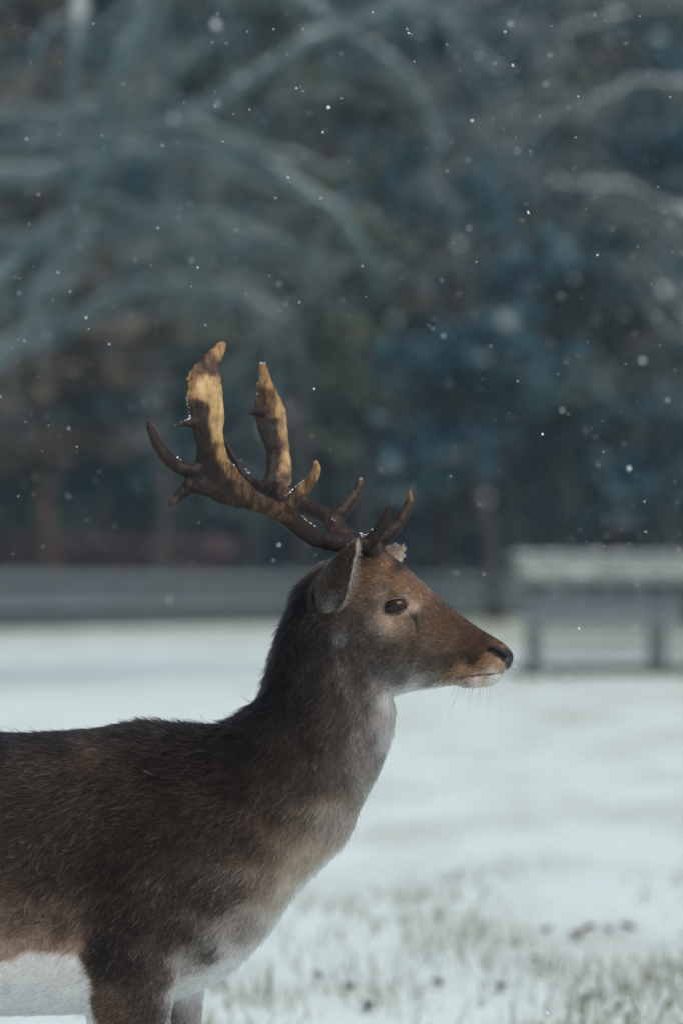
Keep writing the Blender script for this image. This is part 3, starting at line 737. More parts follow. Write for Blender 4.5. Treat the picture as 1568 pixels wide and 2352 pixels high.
def ear_mask(P):
    u = 784 + P[:, 0] * S; v = VH - (P[:, 2] - HC) * S; q = np.abs(P[:, 1]) * S
    return ((u > 705) & (u < 935) & (v < 1418) & (v > 1225) & (q > 99))
def vnoise(P, sc, seed=0.0):
    return np.array([mnoise.noise(Vector(p) * sc + Vector((seed, 0, 0))) for p in P])
COAT_GAIN = 1.0
def coat(P, Nr, warp):
    """coat colour at body points (before the head yaw)"""
    u, v = proj(P); head = sstep(820, 900, u)
    wu = u + warp[:, 0] * (14 - 9 * head); wv = v + warp[:, 1] * (14 - 9 * head)
    c = idw(CG[:, :2], CGc, wu, wv)
    # white belly, edge as drawn on the flank
    bx = np.array([-2000, -700, -400, -100, 0, 60, 130, 170, 200, 260]); bw = np.array([2120, 2130, 2180, 2210, 2212, 2194, 2174, 2178, 2225, 2330])
    edge = np.interp(wu, bx, bw); white = sstep(-12, 14, wv - edge) * (wu < 250) * (1 - sstep(2330, 2400, v) * 0)
    leg = (np.abs(P[:, 1]) < .05) | (wv < 2330)
    xl = np.interp(wv, [2170, 2230, 2290, 2352, 2400], [182, 190, 208, 222, 226]); white *= 1 - sstep(-9, 9, wu - xl)
    hind = (u < -650) & (v > 2140); white = np.where(hind & (np.abs(P[:, 1]) > .04), 0, white); white = np.where(v > 2420, 0, white)
    under = sstep(.55, .85, -Nr[:, 2]) * (v > 1560) * (v < 2340) * (np.abs(P[:, 1]) < .11) * (u < 870); white = np.maximum(white, under * (u < 1000))
    c = c * (1 - white[:, None]) + lin((226, 226, 226)) * white[:, None]
    e = ear_mask(P)
    if e.any():
        uu = 784 + P[e, 0] * S; vv = VH - (P[e, 2] - HC) * S
        c[e] = idw(EAR_P, EAR_C, uu, vv)
        inner = (Nr[e, 0] * 1.0 - np.sign(P[e, 1]) * Nr[e, 1] * .6) > .12
        c[e] = np.where(inner[:, None], lin((150, 134, 116)), c[e])
    k_ = .02 + .12 * sstep(.05, .15, c.mean(1))[:, None] + .05 * head[:, None]; c = c * (1 - k_) + c.mean(1)[:, None] * k_
    return np.clip(c * COAT_GAIN * (.38 + 6.0 * c.mean(1)[:, None]).clip(0, 1.6), 0, .85)

PAD = np.array([(1119, 1486), (1130, 1481), (1146, 1481), (1164, 1486), (1175, 1497), (1183, 1508), (1178, 1530), (1167, 1538), (1160, 1522), (1150, 1511), (1138, 1504), (1126, 1494)], float)
def in_poly(P, u, v):
    r = np.zeros(len(u), bool); j = len(P) - 1
    for i in range(len(P)):
        c = ((P[i, 1] > v) != (P[j, 1] > v)) & (u < (P[j, 0] - P[i, 0]) * (v - P[i, 1]) / (P[j, 1] - P[i, 1] + 1e-9) + P[i, 0]); r ^= c; j = i
    return r
def eye_r(u, v):   # almond measure: <1 is inside the lids
    du, dv_ = u - EU, v - EV; c, s_ = math.cos(R(-14)), math.sin(R(-14)); a = du * c + dv_ * s_; b_ = -du * s_ + dv_ * c
    return np.hypot(a / 30, b_ / 18)

Nn = get_nor(body_me)
U0 = 784 + V[:, 0] * S; V0 = VH - (V[:, 2] - HC) * S
Vc = V.copy()                                   # unturned coordinates
wr = np.stack([vnoise(V[::1], 22), vnoise(V, 22, 9)], 1) * 2
vc = coat(V, Nn, wr)
pad = in_poly(PAD, U0, V0) & (V0 > 1470)
hoof = V[:, 2] < .045
eyem = (eye_r(U0, V0) < 1.1) & (np.abs(Nn[:, 1]) > .4)
vc[pad] = lin((52, 48, 56)); vc[hoof] = lin((45, 40, 38)); vc[eyem] = lin((112, 96, 86))
mline = (np.minimum(mouth, 99) < 1.5) & (U0 > 1056); vc[mline] = lin((70, 52, 48))
inhole = (hole < 5) & (np.abs(Nn[:, 1]) > .0) & (U0 > 1118); vc[inhole] = lin((16, 14, 16))
gl = np.where(pad, .38, .85)
set_co(body_me, yaw(V))
at = body_me.color_attributes.new('coat', 'FLOAT_COLOR', 'POINT')
at.data.foreach_set('color', np.concatenate([vc * .72, np.ones((len(vc), 1))], 1).astype(np.float32).ravel())
ga = body_me.attributes.new('gloss', 'FLOAT', 'POINT'); ga.data.foreach_set('value', gl.astype(np.float32))
mB, nt, b = new_mat('deer_hide'); L = nt.links.new
a1 = N(nt, 'ShaderNodeAttribute', attribute_name='coat'); a2 = N(nt, 'ShaderNodeAttribute', attribute_name='gloss')
L(a1.outputs['Color'], b.inputs['Base Color']); L(a2.outputs['Fac'], b.inputs['Roughness']); b.inputs['Specular IOR Level'].default_value = .3
tc = N(nt, 'ShaderNodeTexCoord'); vo = N(nt, 'ShaderNodeTexVoronoi'); vo.inputs['Scale'].default_value = 520
bp = N(nt, 'ShaderNodeBump'); bp.inputs['Strength'].default_value = .35; bp.inputs['Distance'].default_value = .001
L(tc.outputs['Object'], vo.inputs['Vector']); L(vo.outputs['Distance'], bp.inputs['Height']); L(bp.outputs[0], b.inputs['Normal'])
deer = empty('fallow_deer', (0, D, 0))
tag(deer, 'brown fallow buck with palmate antlers standing in the snow, seen from the side', 'deer')
body = link('body', body_me, mB, deer)

# ---- eyes and lids
bmB = bmesh.new(); bmB.from_mesh(body_me); bvh = BVHTree.FromBMesh(bmB)
M_EYE, nt, b = new_mat('deer_eye'); L = nt.links.new
tc = N(nt, 'ShaderNodeTexCoord'); sp = N(nt, 'ShaderNodeSeparateXYZ'); L(tc.outputs['Object'], sp.inputs[0])
ml = N(nt, 'ShaderNodeVectorMath', operation='MULTIPLY'); ml.inputs[1].default_value = (1 / .0185, 0, 1 / .0122); L(tc.outputs['Object'], ml.inputs[0])
le = N(nt, 'ShaderNodeVectorMath', operation='LENGTH'); L(ml.outputs[0], le.inputs[0])
rp = ramp(nt, [(0.0, (.010, .008, .009)), (0.66, (.010, .008, .008)), (0.78, (.055, .018, .008)), (0.92, (.05, .016, .007)), (1.0, (.012, .006, .005))]); L(le.outputs['Value'], rp.inputs[0]); L(rp.outputs[0], b.inputs['Base Color'])
b.inputs['Roughness'].default_value = .08; b.inputs['Specular IOR Level'].default_value = .25; b.inputs['Coat Weight'].default_value = .1; b.inputs['Coat Roughness'].default_value = .02
M_LID, nt, b = new_mat('eyelid_skin'); la = N(nt, 'ShaderNodeAttribute', attribute_name='coat'); nt.links.new(la.outputs['Color'], b.inputs['Base Color']); b.inputs['Roughness'].default_value = .6
ER = 32 / S
def surf(x, z, side):
    """body surface sideways of an unturned middle-plane position"""
    p0 = yaw(np.array([[x, side * .5, z]]))[0]; p1 = yaw(np.array([[x, 0, z]]))[0]
    dv_ = Vector(p1 - p0); h = bvh.ray_cast(Vector(p0), dv_.normalized(), dv_.length)
    return h[0], h[1]
for side in (-1, 1):
    ex, ez = px2(EU, EV); h, hn = surf(ex, ez, side)
    nrm = Vector(yaw(np.array([[ex, side, ez]]))[0] - yaw(np.array([[ex, 0, ez]]))[0]).normalized()
    cen = h - nrm * 17 / S
    bm = bmesh.new(); bmesh.ops.create_uvsphere(bm, u_segments=32, v_segments=20, radius=ER)
    me = bpy.data.meshes.new('eye'); bm.to_mesh(me); bm.free()
    eo = link('eye', me, M_EYE, deer); eo.location = cen; eo.scale = (1, 1, .74); eo.rotation_euler = (0, R(14) * side, math.atan2(nrm.y, nrm.x) + math.pi / 2 if side < 0 else math.atan2(nrm.y, nrm.x) - math.pi / 2)
    # lids: from an almond opening on the eyeball out to the skin
    lb = MB(); rings = []; m = 40
    for k, sc in enumerate((.98, 1.0, 1.05, 1.12, 1.25, 1.42)):
        ring = []
        for j in range(m):
            a = 2 * math.pi * j / m; ca, sa = math.cos(a), math.sin(a)
            hu = 27 * ca * (1.0 + .10 * (ca > 0)); hv = (15.5 if sa < 0 else 13.5) * math.copysign(abs(sa) ** .9, sa)
            du = (hu * math.cos(R(-14)) - hv * math.sin(R(-14))) * sc; dv_ = (hu * math.sin(R(-14)) + hv * math.cos(R(-14))) * sc
            x, z = px2(EU + du, EV + dv_); hs, _ = surf(x, z, side)
            pm = Vector(yaw(np.array([[x, 0, z]]))[0]); along = (cen - pm).dot(nrm)
            r2 = ER * ER * 1.02 - ((pm + nrm * along) - cen).length_squared
            r2 = 1.03 * ER * ER * (1 - (hu * sc / S / ER) ** 2 - (hv * sc / S / (.74 * ER)) ** 2)
            pe = pm + nrm * (along + math.sqrt(max(r2, 0)) + (.0 if k == 0 else .0016 + .0012 * (k == 2)))
            if hs is None: hs = pe
            t = [0, .0, .03, .15, .6, 1.0][k]
            ring.append(pe.lerp(hs - nrm * (.001 if k == 5 else -.0004), t))
        rings.append(ring)
    lb.rings(rings, cap=False)
    lme = lb.mesh('eyelid'); lc = lme.color_attributes.new('coat', 'FLOAT_COLOR', 'POINT')
    lcol = np.repeat(np.array([[.012, .010, .010], [.02, .016, .016], [.05, .04, .038], [.11, .088, .078], [.16, .13, .115], [.17, .14, .12]]), m, 0)
    lc.data.foreach_set('color', np.concatenate([lcol, np.ones((len(lcol), 1))], 1).astype(np.float32).ravel())
    link('eyelid', lme, M_LID, deer)

# ---- antlers (traced at their own depth, real thickness)
def rg(x, y): return 315.8 + x * .4211, 746.4 + y * .4211
def branch(mbx, st, n=26, sides=16):
    """stations: x, y, sideways depth, half width in the picture plane, half thickness"""
    P = catmull(st, n); rr = []
    for i in range(n):
        x, y, q, hw, ht = P[i]; u, v = rg(x, y); p = W(u, v, D + q) - Vector((0, D, 0)); dd = D + q
        t = (P[min(i + 1, n - 1)] - P[max(i - 1, 0)])[:2]; t = t / (np.hypot(*t) + 1e-9)
        nx, nz = -t[1], t[0]; kx = .4211 * dd / F
        ang = [2 * math.pi * j / sides for j in range(sides)]
        rr.append([p + Vector((nx * hw * kx * math.cos(a), ht * kx * math.sin(a), -nz * hw * kx * math.cos(a))) for a in ang])
    mbx.rings(rr)
def tb(mbx, st): branch(mbx, [(x, y, q, r, r * .92) for (x, y, q, r) in st])
near = MB()
tb(near, [(1285, 1290, -.034, 34), (1275, 1245, -.036, 40), (1250, 1212, -.040, 47), (1190, 1200, -.048, 46), (1110, 1194, -.062, 47), (1030, 1180, -.078, 48), (940, 1144, -.098, 51), (870, 1092, -.115, 53), (810, 1040, -.130, 56), (730, 1000, -.150, 48), (640, 962, -.170, 50)])
branch(near, [(760, 1010, -.142, 44, 40), (640, 964, -.170, 56, 38), (540, 910, -.190, 88, 30), (450, 850, -.205, 118, 24), (408, 770, -.214, 100, 20), (402, 690, -.220, 82, 17), (390, 600, -.224, 80, 16), (384, 520, -.226, 95, 15), (376, 440, -.226, 100, 14), (369, 370, -.224, 101, 14), (372, 300, -.221, 89, 14), (384, 245, -.217, 72, 14), (405, 195, -.212, 52, 16), (436, 150, -.206, 36, 18), (456, 118, -.202, 30, 18), (474, 92, -.199, 17, 13)])
branch(near, [(480, 900, -.198, 70, 26), (400, 865, -.208, 80, 22), (320, 850, -.215, 72, 20), (262, 840, -.220, 50, 16)])
tb(near, [(350, 800, -.212, 42), (290, 795, -.218, 40), (230, 778, -.224, 38), (175, 735, -.230, 37), (128, 680, -.236, 35), (92, 612, -.240, 28), (70, 560, -.242, 22), (58, 524, -.243, 12)])
tb(near, [(300, 870, -.214, 46), (245, 915, -.218, 32), (210, 950, -.222, 22), (172, 980, -.225, 13)])
tb(near, [(330, 530, -.224, 30), (285, 535, -.226, 22), (245, 540, -.228, 15), (210, 549, -.229, 11)])
tb(near, [(300, 262, -.218, 16), (290, 268, -.218, 12), (278, 300, -.219, 10)])
tb(near, [(800, 1020, -.132, 46), (850, 955, -.140, 44), (900, 900, -.148, 37), (945, 855, -.155, 30), (974, 805, -.160, 25), (980, 770, -.162, 21), (968, 742, -.163, 13)])
tb(near, [(1250, 1205, -.040, 42), (1296, 1150, -.044, 37), (1338, 1082, -.050, 30), (1366, 1015, -.056, 21), (1378, 974, -.060, 11)])
far = MB()
tb(far, [(1325, 1290, .040, 34), (1318, 1245, .044, 40), (1290, 1205, .050, 45), (1230, 1190, .058, 46), (1150, 1165, .072, 52), (1080, 1110, .088, 58), (1050, 1060, .100, 52), (1000, 1030, .112, 46), (930, 1000, .128, 46), (860, 970, .146, 50), (800, 940, .160, 56), (750, 905, .172, 62)])
branch(far, [(800, 945, .162, 50, 40), (755, 895, .176, 78, 32), (772, 820, .188, 76, 24), (772, 740, .198, 66, 20), (760, 650, .206, 68, 18), (740, 570, .212, 80, 16), (722, 490, .216, 88, 15), (716, 430, .217, 77, 15), (706, 375, .217, 60, 15), (698, 320, .216, 42, 16), (690, 270, .214, 28, 16), (682, 228, .212, 23, 15), (676, 208, .211, 14, 10)])
tb(far, [(700, 480, .216, 34), (650, 474, .217, 24), (622, 476, .217, 18), (606, 474, .218, 11)])
tb(far, [(760, 905, .174, 50), (690, 890, .182, 38), (630, 862, .190, 29), (578, 812, .198, 25), (532, 738, .205, 22), (496, 668, .212, 18), (470, 612, .217, 11)])
tb(far, [(1070, 1070, .096, 46), (1110, 1020, .100, 42), (1155, 960, .106, 31), (1192, 900, .112, 24), (1214, 856, .115, 18), (1220, 838, .116, 10)])
tb(far, [(1290, 1215, .050, 44), (1350, 1155, .052, 40), (1408, 1098, .056, 36), (1456, 1025, .060, 29), (1480, 960, .063, 22), (1486, 902, .065, 10)])

M_ANT, nt, b = new_mat('antler'); L = nt.links.new
at_ = N(nt, 'ShaderNodeAttribute', attribute_name='tan'); tc = N(nt, 'ShaderNodeTexCoord')
mpn = N(nt, 'ShaderNodeMapping'); mpn.inputs['Scale'].default_value = (1, 1, .22); L(tc.outputs['Object'], mpn.inputs[0])
nz = N(nt, 'ShaderNodeTexNoise'); nz.inputs['Scale'].default_value = 95; nz.inputs['Detail'].default_value = 8; nz.inputs['Roughness'].default_value = .65; L(mpn.outputs[0], nz.inputs['Vector'])
nf = N(nt, 'ShaderNodeTexNoise'); nf.inputs['Scale'].default_value = 260; nf.inputs['Detail'].default_value = 5; L(mpn.outputs[0], nf.inputs['Vector'])
m1 = N(nt, 'ShaderNodeMath', operation='MULTIPLY_ADD'); m1.inputs[1].default_value = 1.25; L(nz.outputs[0], m1.inputs[0]); L(at_.outputs['Fac'], m1.inputs[2])
m2 = N(nt, 'ShaderNodeMath', operation='MULTIPLY_ADD'); m2.inputs[1].default_value = .45; L(nf.outputs[0], m2.inputs[0]); L(m1.outputs[0], m2.inputs[2])
m3 = N(nt, 'ShaderNodeMapRange'); m3.inputs[1].default_value = .86; m3.inputs[2].default_value = 2.02; L(m2.outputs[0], m3.inputs[0])
rp = ramp(nt, [(0.0, (.009, .006, .005)), (0.30, (.026, .016, .011)), (0.48, (.095, .052, .026)), (0.68, (.29, .175, .072)), (1.0, (.52, .37, .18))]); L(m3.outputs[0], rp.inputs[0]); L(rp.outputs[0], b.inputs['Base Color'])
b.inputs['Roughness'].default_value = .55; b.inputs['Specular IOR Level'].default_value = .3
bp = N(nt, 'ShaderNodeBump'); bp.inputs['Strength'].default_value = .6; bp.inputs['Distance'].default_value = .0015; L(m2.outputs[0], bp.inputs['Height']); L(bp.outputs[0], b.inputs['Normal'])
TAN = {-1: [(370, 350, 1), (430, 450, 1), (460, 580, .95), (480, 700, .8), (520, 800, .6), (570, 870, .55), (640, 920, .45), (300, 330, .75), (450, 130, .8), (400, 240, .45), (380, 190, .55), (340, 470, .25), (340, 600, .12), (380, 700, .05), (400, 800, .0), (300, 850, .05), (480, 900, .05), (560, 980, .2), (250, 780, .1), (130, 690, .15), (85, 590, .35), (60, 530, .1), (230, 920, .15), (180, 975, .35), (240, 540, .35), (700, 990, .4), (780, 1010, .4), (860, 950, .5), (930, 870, .6), (975, 790, .75), (970, 745, .9), (850, 1060, .2), (950, 1150, .1), (1100, 1200, .0), (1250, 1210, .05), (1310, 1130, .1), (1370, 1000, .3), (1378, 975, .6)],
       1: [(685, 230, .7), (695, 310, .7), (740, 330, .8), (700, 400, .5), (790, 480, .85), (810, 600, .9), (830, 720, .9), (850, 850, .7), (800, 770, .7), (790, 850, .45), (680, 500, .15), (720, 560, .1), (720, 650, .05), (730, 750, .05), (720, 880, .05), (615, 475, .3), (580, 820, .0), (500, 670, .0), (870, 970, .2), (950, 1010, .2), (1060, 1090, .3), (1130, 990, .3), (1200, 890, .3), (1218, 842, .5), (1350, 1150, .1), (1420, 1090, .2), (1470, 1000, .35), (1485, 910, .6)]}
for mbx, side in ((near, -1), (far, 1)):
    rawm = mbx.mesh('raw'); bm = bmesh.new(); bm.from_mesh(rawm); bmesh.ops.recalc_face_normals(bm, faces=bm.faces); bm.to_mesh(rawm); bm.free()
    tmp = bpy.data.objects.new('tmp', rawm); col.objects.link(tmp); md = tmp.modifiers.new('r', 'REMESH'); md.mode = 'VOXEL'; md.voxel_size = .0019
    me = bpy.data.meshes.new_from_object(tmp.evaluated_get(bpy.context.evaluated_depsgraph_get())); bpy.data.objects.remove(tmp); me.name = 'antler'; me.materials.clear()
    smooth_v(me, 16, .5)
    Va = get_co(me); Na = get_nor(me); n1_ = vnoise(Va, 60); n2_ = vnoise(Va, 220, 4)
    dd = D + Va[:, 1]; rv = ((VH - (Va[:, 2] - HC) * F / dd) - 746.4) / .4211
    knob = sstep(.3, .8, -Na[:, 0]) * (1 - sstep(520, 600, rv))
    Va = Va + Na * (n1_ * .0016 + n2_ * .0008 + knob * (.0035 * vnoise(Va, 75, 8) + .002 * n2_))[:, None]; set_co(me, Va)
    wn1 = vnoise(Va, 45, 31) * 22; wn2 = vnoise(Va, 45, 57) * 32
    dd = D + Va[:, 1]; ru = ((784 + Va[:, 0] * F / dd) - 315.8) / .4211; rv = ((VH - (Va[:, 2] - HC) * F / dd) - 746.4) / .4211
    T = np.array(TAN[side], float); d2 = ((ru + wn1)[:, None] - T[None, :, 0]) ** 2 + ((rv + wn2)[:, None] - T[None, :, 1]) ** 2 + 100; w = d2 ** -2.1; tn = (w @ T[:, 2]) / w.sum(1)
    ta = me.attributes.new('tan', 'FLOAT', 'POINT'); ta.data.foreach_set('value', tn.astype(np.float32))
    ao = link('antler', me, M_ANT, deer)
    Na = get_nor(me); sn = MB(); nn = vnoise(Va, 26, 17)
    cand = np.where((Na[:, 2] > .6) & (nn > .22))[0]
    cand = rng.choice(cand, min(len(cand), 60), replace=False)
    for i in cand: sn.lump(Va[i] + Na[i] * .0006, random.uniform(.0007, .0017), 1, (1.2, 1.2, .7), .5)
    cand = np.where((Na[:, 0] < -.5) & (rv < 560) & (nn > .1))[0]
    for i in rng.choice(cand, min(len(cand), 14), replace=False): sn.lump(Va[i] + Na[i] * .0004, random.uniform(.0006, .0015), 1, (1, 1, .9), .5)
    tag(sn.build('snow_crust', M_SNOW, ao), 'thin crust of snow grains along the antler edge', kind='stuff')
# ---- fur: single hairs, laid along the coat's natural flow
FG = np.array([   # u, v, flow (right, down), length mm, lift
    (-900, 1800, -.8, .6, 18, .25), (-600, 1700, -1, .1, 20, .25), (-600, 2000, -.8, .6, 20, .25), (-300, 1700, -1, .08, 20, .25), (-300, 2000, -.8, .6, 20, .25), (-300, 2250, -.9, .35, 14, .2), (-800, 2300, -.3, 1, 12, .2), (-860, 2700, -.1, 1, 8, .2),
    (50, 1700, -1, .06, 20, .26), (200, 1700, -1, .12, 22, .30), (330, 1675, -.95, .1, 24, .42), (430, 1675, -.8, .3, 24, .48), (520, 1670, -.6, .6, 24, .45),
    (50, 1850, -.85, .5, 22, .26), (200, 1850, -.8, .55, 22, .28), (320, 1800, -.9, .35, 22, .3), (420, 1780, -.95, .2, 22, .32), (480, 1860, -.85, .5, 21, .3), (400, 1950, -.65, .75, 21, .28), (100, 2000, -.7, .7, 21, .26), (250, 2050, -.55, .85, 20, .26), (420, 2080, -.5, .85, 19, .26), (100, 2130, -.6, .7, 18, .25), (60, 2260, -.85, .45, 13, .2), (150, 2280, -.8, .5, 12, .2),
    (280, 2200, -.5, .85, 15, .25), (300, 2310, -.75, .6, 12, .25), (370, 2280, -.5, .85, 12, .25), (330, 2450, -.3, 1, 9, .2), (330, 2700, -.1, 1, 7, .2),
    (590, 1630, -.5, .85, 27, .45), (625, 1540, -.35, .95, 27, .48), (655, 1440, -.35, .95, 27, .5), (690, 1350, -.6, .8, 24, .48), (730, 1310, -.85, .45, 14, .3), (680, 1560, -.25, 1, 18, .28), (740, 1500, -.2, 1, 15, .25), (800, 1620, -.22, 1, 15, .25), (860, 1700, -.3, .95, 16, .27), (895, 1650, -.25, 1, 17, .3), (720, 1700, -.3, .95, 18, .27), (640, 1760, -.55, .85, 20, .3), (780, 1820, -.35, .95, 18, .3), (700, 1920, -.35, .95, 21, .32), (770, 1940, -.4, .9, 20, .34), (600, 1960, -.5, .9, 20, .28), (640, 2080, -.5, .9, 21, .34), (560, 2120, -.55, .8, 18, .3), (560, 2200, -.7, .6, 17, .3), (470, 2240, -.7, .65, 14, .25),
    (830, 1430, -.35, .95, 11, .22), (860, 1520, -.45, .9, 12, .22), (820, 1340, -.8, -.1, 10, .25), (870, 1290, -.8, -.4, 12, .35), (900, 1275, -.8, -.4, 13, .38), (870, 1330, -.85, -.2, 8, .2), (930, 1310, -.8, -.55, 8, .22), (970, 1350, -.8, -.55, 7, .22), (870, 1395, -.9, .2, 6, .15), (905, 1360, -.9, -.1, 5, .15), (955, 1395, -.5, -.7, 4.5, .12), (910, 1430, -.95, .3, 5, .15), (930, 1480, -.9, .35, 9, .2), (950, 1540, -.85, .5, 12, .24), (920, 1585, -.85, .5, 16, .35), (990, 1580, -.95, .3, 14, .3), (1000, 1440, -.85, -.1, 6.5, .2), (1030, 1400, -.8, -.5, 5.5, .2), (1080, 1440, -.8, -.5, 4.5, .18), (1040, 1500, -.9, .25, 6.5, .2), (1020, 1550, -.85, .45, 9, .22), (1090, 1500, -.95, .1, 4.5, .16), (1120, 1470, -.85, -.4, 3, .15), (1160, 1480, -.85, -.5, 2.2, .15), (1130, 1525, -.95, .15, 3, .15), (1060, 1545, -.9, .25, 5, .16), (1110, 1568, -.85, .5, 6, .22), (1070, 1572, -.9, .4, 8, .25)], float)
EF = np.array([(760, 1400, .2, -1, 7, .18), (770, 1330, .45, -.85, 7, .18), (810, 1280, .5, -.85, 6, .18)], float)
me = body_me; me.calc_loop_triangles()
tri = np.empty(len(me.loop_triangles) * 3, np.int32); me.loop_triangles.foreach_get('vertices', tri); tri = tri.reshape(-1, 3)
P0 = Vc[tri]; ar = .5 * np.linalg.norm(np.cross(P0[:, 1] - P0[:, 0], P0[:, 2] - P0[:, 0]), axis=1)
ct = P0.mean(1); uu, vv = proj(ct)
dens = np.where(uu < -160, .22, 1.0) * np.where(ct[:, 1] > .03, .45, 1.0) * (1 + 1.2 * sstep(820, 900, uu) + 1.3 * sstep(1000, 1080, uu)) * np.where(vv > 2420, .3, 1)
em_t = ear_mask(ct); dens = dens * np.where(em_t, 2.0, 1)
bad = (pad | hoof | inhole); dens = dens * (~bad[tri].any(1)) * (eye_r(784 + ct[:, 0] * S, VH - (ct[:, 2] - HC) * S) > 1.12)
prob = ar * dens; prob /= prob.sum()
NF = 400000
pick = rng.choice(len(tri), NF, p=prob)
r1 = np.sqrt(rng.random(NF)); r2 = rng.random(NF); bc = np.stack([1 - r1, r1 * (1 - r2), r1 * r2], 1)
tv = tri[pick]
root = (Vc[tv] * bc[:, :, None]).sum(1); nor = (Nn[tv] * bc[:, :, None]).sum(1); nor /= np.linalg.norm(nor, axis=1)[:, None] + 1e-9
cc = (vc[tv] * bc[:, :, None]).sum(1)
vr = rng.normal(size=(len(Vc), 4)); near_v = tv[np.arange(NF), bc.argmax(1)]; cl = vr[near_v]; wl = wr[near_v]
u, v = proj(root)
def idwv(Gd, u, v):
    o = np.empty((len(u), 4))
    for i in range(0, len(u), 40000):
        d2 = (u[i:i + 40000, None] - Gd[None, :, 0]) ** 2 + (v[i:i + 40000, None] - Gd[None, :, 1]) ** 2 + 100
        w = d2 ** -1.5; o[i:i + 40000] = (w @ Gd[:, 2:]) / w.sum(1)[:, None]
    return o
fl = idwv(FG, u, v); em = ear_mask(root)
if em.any(): fl[em] = idwv(EF, u[em], v[em])
dirv = np.stack([fl[:, 0], np.zeros(NF), -fl[:, 1]], 1); dirv /= np.linalg.norm(dirv, axis=1)[:, None] + 1e-9
body_w = 1 - sstep(840, 920, u)
dirv = dirv + (cl[:, :3] * .16 + rng.normal(size=(NF, 3)) * .085) * (0.55 + .6 * body_w)[:, None] + np.stack([wl[:, 0], wl[:, 1] * 0, wl[:, 1]], 1) * .24
dirv -= nor * (dirv * nor).sum(1)[:, None]; dirv /= np.linalg.norm(dirv, axis=1)[:, None] + 1e-9
ln_ = fl[:, 2] * .001 * rng.uniform(.6, 1.25, NF) * (1 + .18 * cl[:, 3].clip(-1.5, 1.5))
nape = np.exp(-(seg_dist([(735, 1300), (690, 1345), (655, 1440), (620, 1555), (590, 1625), (540, 1655), (330, 1668)], u, v) / 26) ** 2)
lift = (fl[:, 3] * (1 + .35 * rng.normal(size=NF)) + (.05 + .2 * nape) * cl[:, 3]).clip(.03, 1.0)
stray = rng.random(NF) < .006 * body_w; lift = np.where(stray, lift + .5, lift); ln_ = np.where(stray, ln_ * 1.35, ln_)
K = 5; pts = np.empty((NF, K, 3)); side_ = np.cross(nor, dirv); curl = rng.normal(size=NF) * .08 + cl[:, 0] * .10
for k in range(K):
    s_ = k / (K - 1); h_ = np.sin(lift) * s_ * (1 - .42 * s_)
    pts[:, k] = root + ln_[:, None] * (dirv * (np.cos(lift) * s_)[:, None] + nor * (h_ - .03)[:, None] + side_ * (curl * s_ * s_)[:, None])
pts = yaw(pts.reshape(-1, 3)).reshape(NF, K, 3)
lum = np.exp(.30 * rng.normal(size=NF) + .42 * cl[:, 1] + .16 * wl[:, 0])
guard = rng.random(NF) < .20; agouti = guard * (.35 + .65 * body_w) * (cc.mean(1) < .3)
warm = rng.normal(size=NF)[:, None] * np.array([.05, 0, -.06])
hc = np.empty((NF, K, 4)); hc[..., 3] = 1
for k in range(K):
    s_ = k / (K - 1); f = (.70 + .36 * s_) * lum * (1 + agouti * (4.2 + 3.6 * (1 - sstep(480, 640, u))) * sstep(.35, .8, s_) * rng.uniform(.4, 1, NF))
    hc[:, k, :3] = np.clip(cc * f[:, None] * (1 + warm), 0, .85)
rw = np.where(fl[:, 2] > 10, .00026, np.where(fl[:, 2] > 6, .00022, .00018)) * rng.uniform(.7, 1.2, NF) * np.where(guard, 1.9, 1)
rad = rw[:, None] * np.array([1, 1, .85, .6, .2])[None, :]

def hair_object(name, pts, rad, colr, mat, parent):
    n, k = pts.shape[:2]
    hd = bpy.data.hair_curves.new(name); hd.add_curves([k] * n)
    hd.attributes['position'].data.foreach_set('vector', np.ascontiguousarray(pts, np.float32).ravel())
    ra = hd.attributes.get('radius') or hd.attributes.new('radius', 'FLOAT', 'POINT')
    ra.data.foreach_set('value', np.ascontiguousarray(rad, np.float32).ravel())
    ca = hd.attributes.new('coat', 'FLOAT_COLOR', 'POINT'); ca.data.foreach_set('color', np.ascontiguousarray(colr, np.float32).ravel())
    hd.materials.append(mat); o = bpy.data.objects.new(name, hd); col.objects.link(o); o.parent = parent; return o
M_HAIR = bpy.data.materials.new('deer_hair'); M_HAIR.use_nodes = True; nt = M_HAIR.node_tree; nt.nodes.clear(); L = nt.links.new
ou = N(nt, 'ShaderNodeOutputMaterial'); hb = N(nt, 'ShaderNodeBsdfHairPrincipled'); hb.parametrization = 'COLOR'
ha = N(nt, 'ShaderNodeAttribute', attribute_name='coat'); L(ha.outputs['Color'], hb.inputs['Color'])
hb.inputs['IOR'].default_value = 1.22; hb.inputs['Roughness'].default_value = .42; hb.inputs['Radial Roughness'].default_value = .5; hb.inputs['Random Roughness'].default_value = .2
L(hb.outputs[0], ou.inputs[0])
fur = hair_object('fur', pts, rad, hc, M_HAIR, deer)
tag(fur, 'thick brown winter coat with dark nape and white belly', kind='stuff')

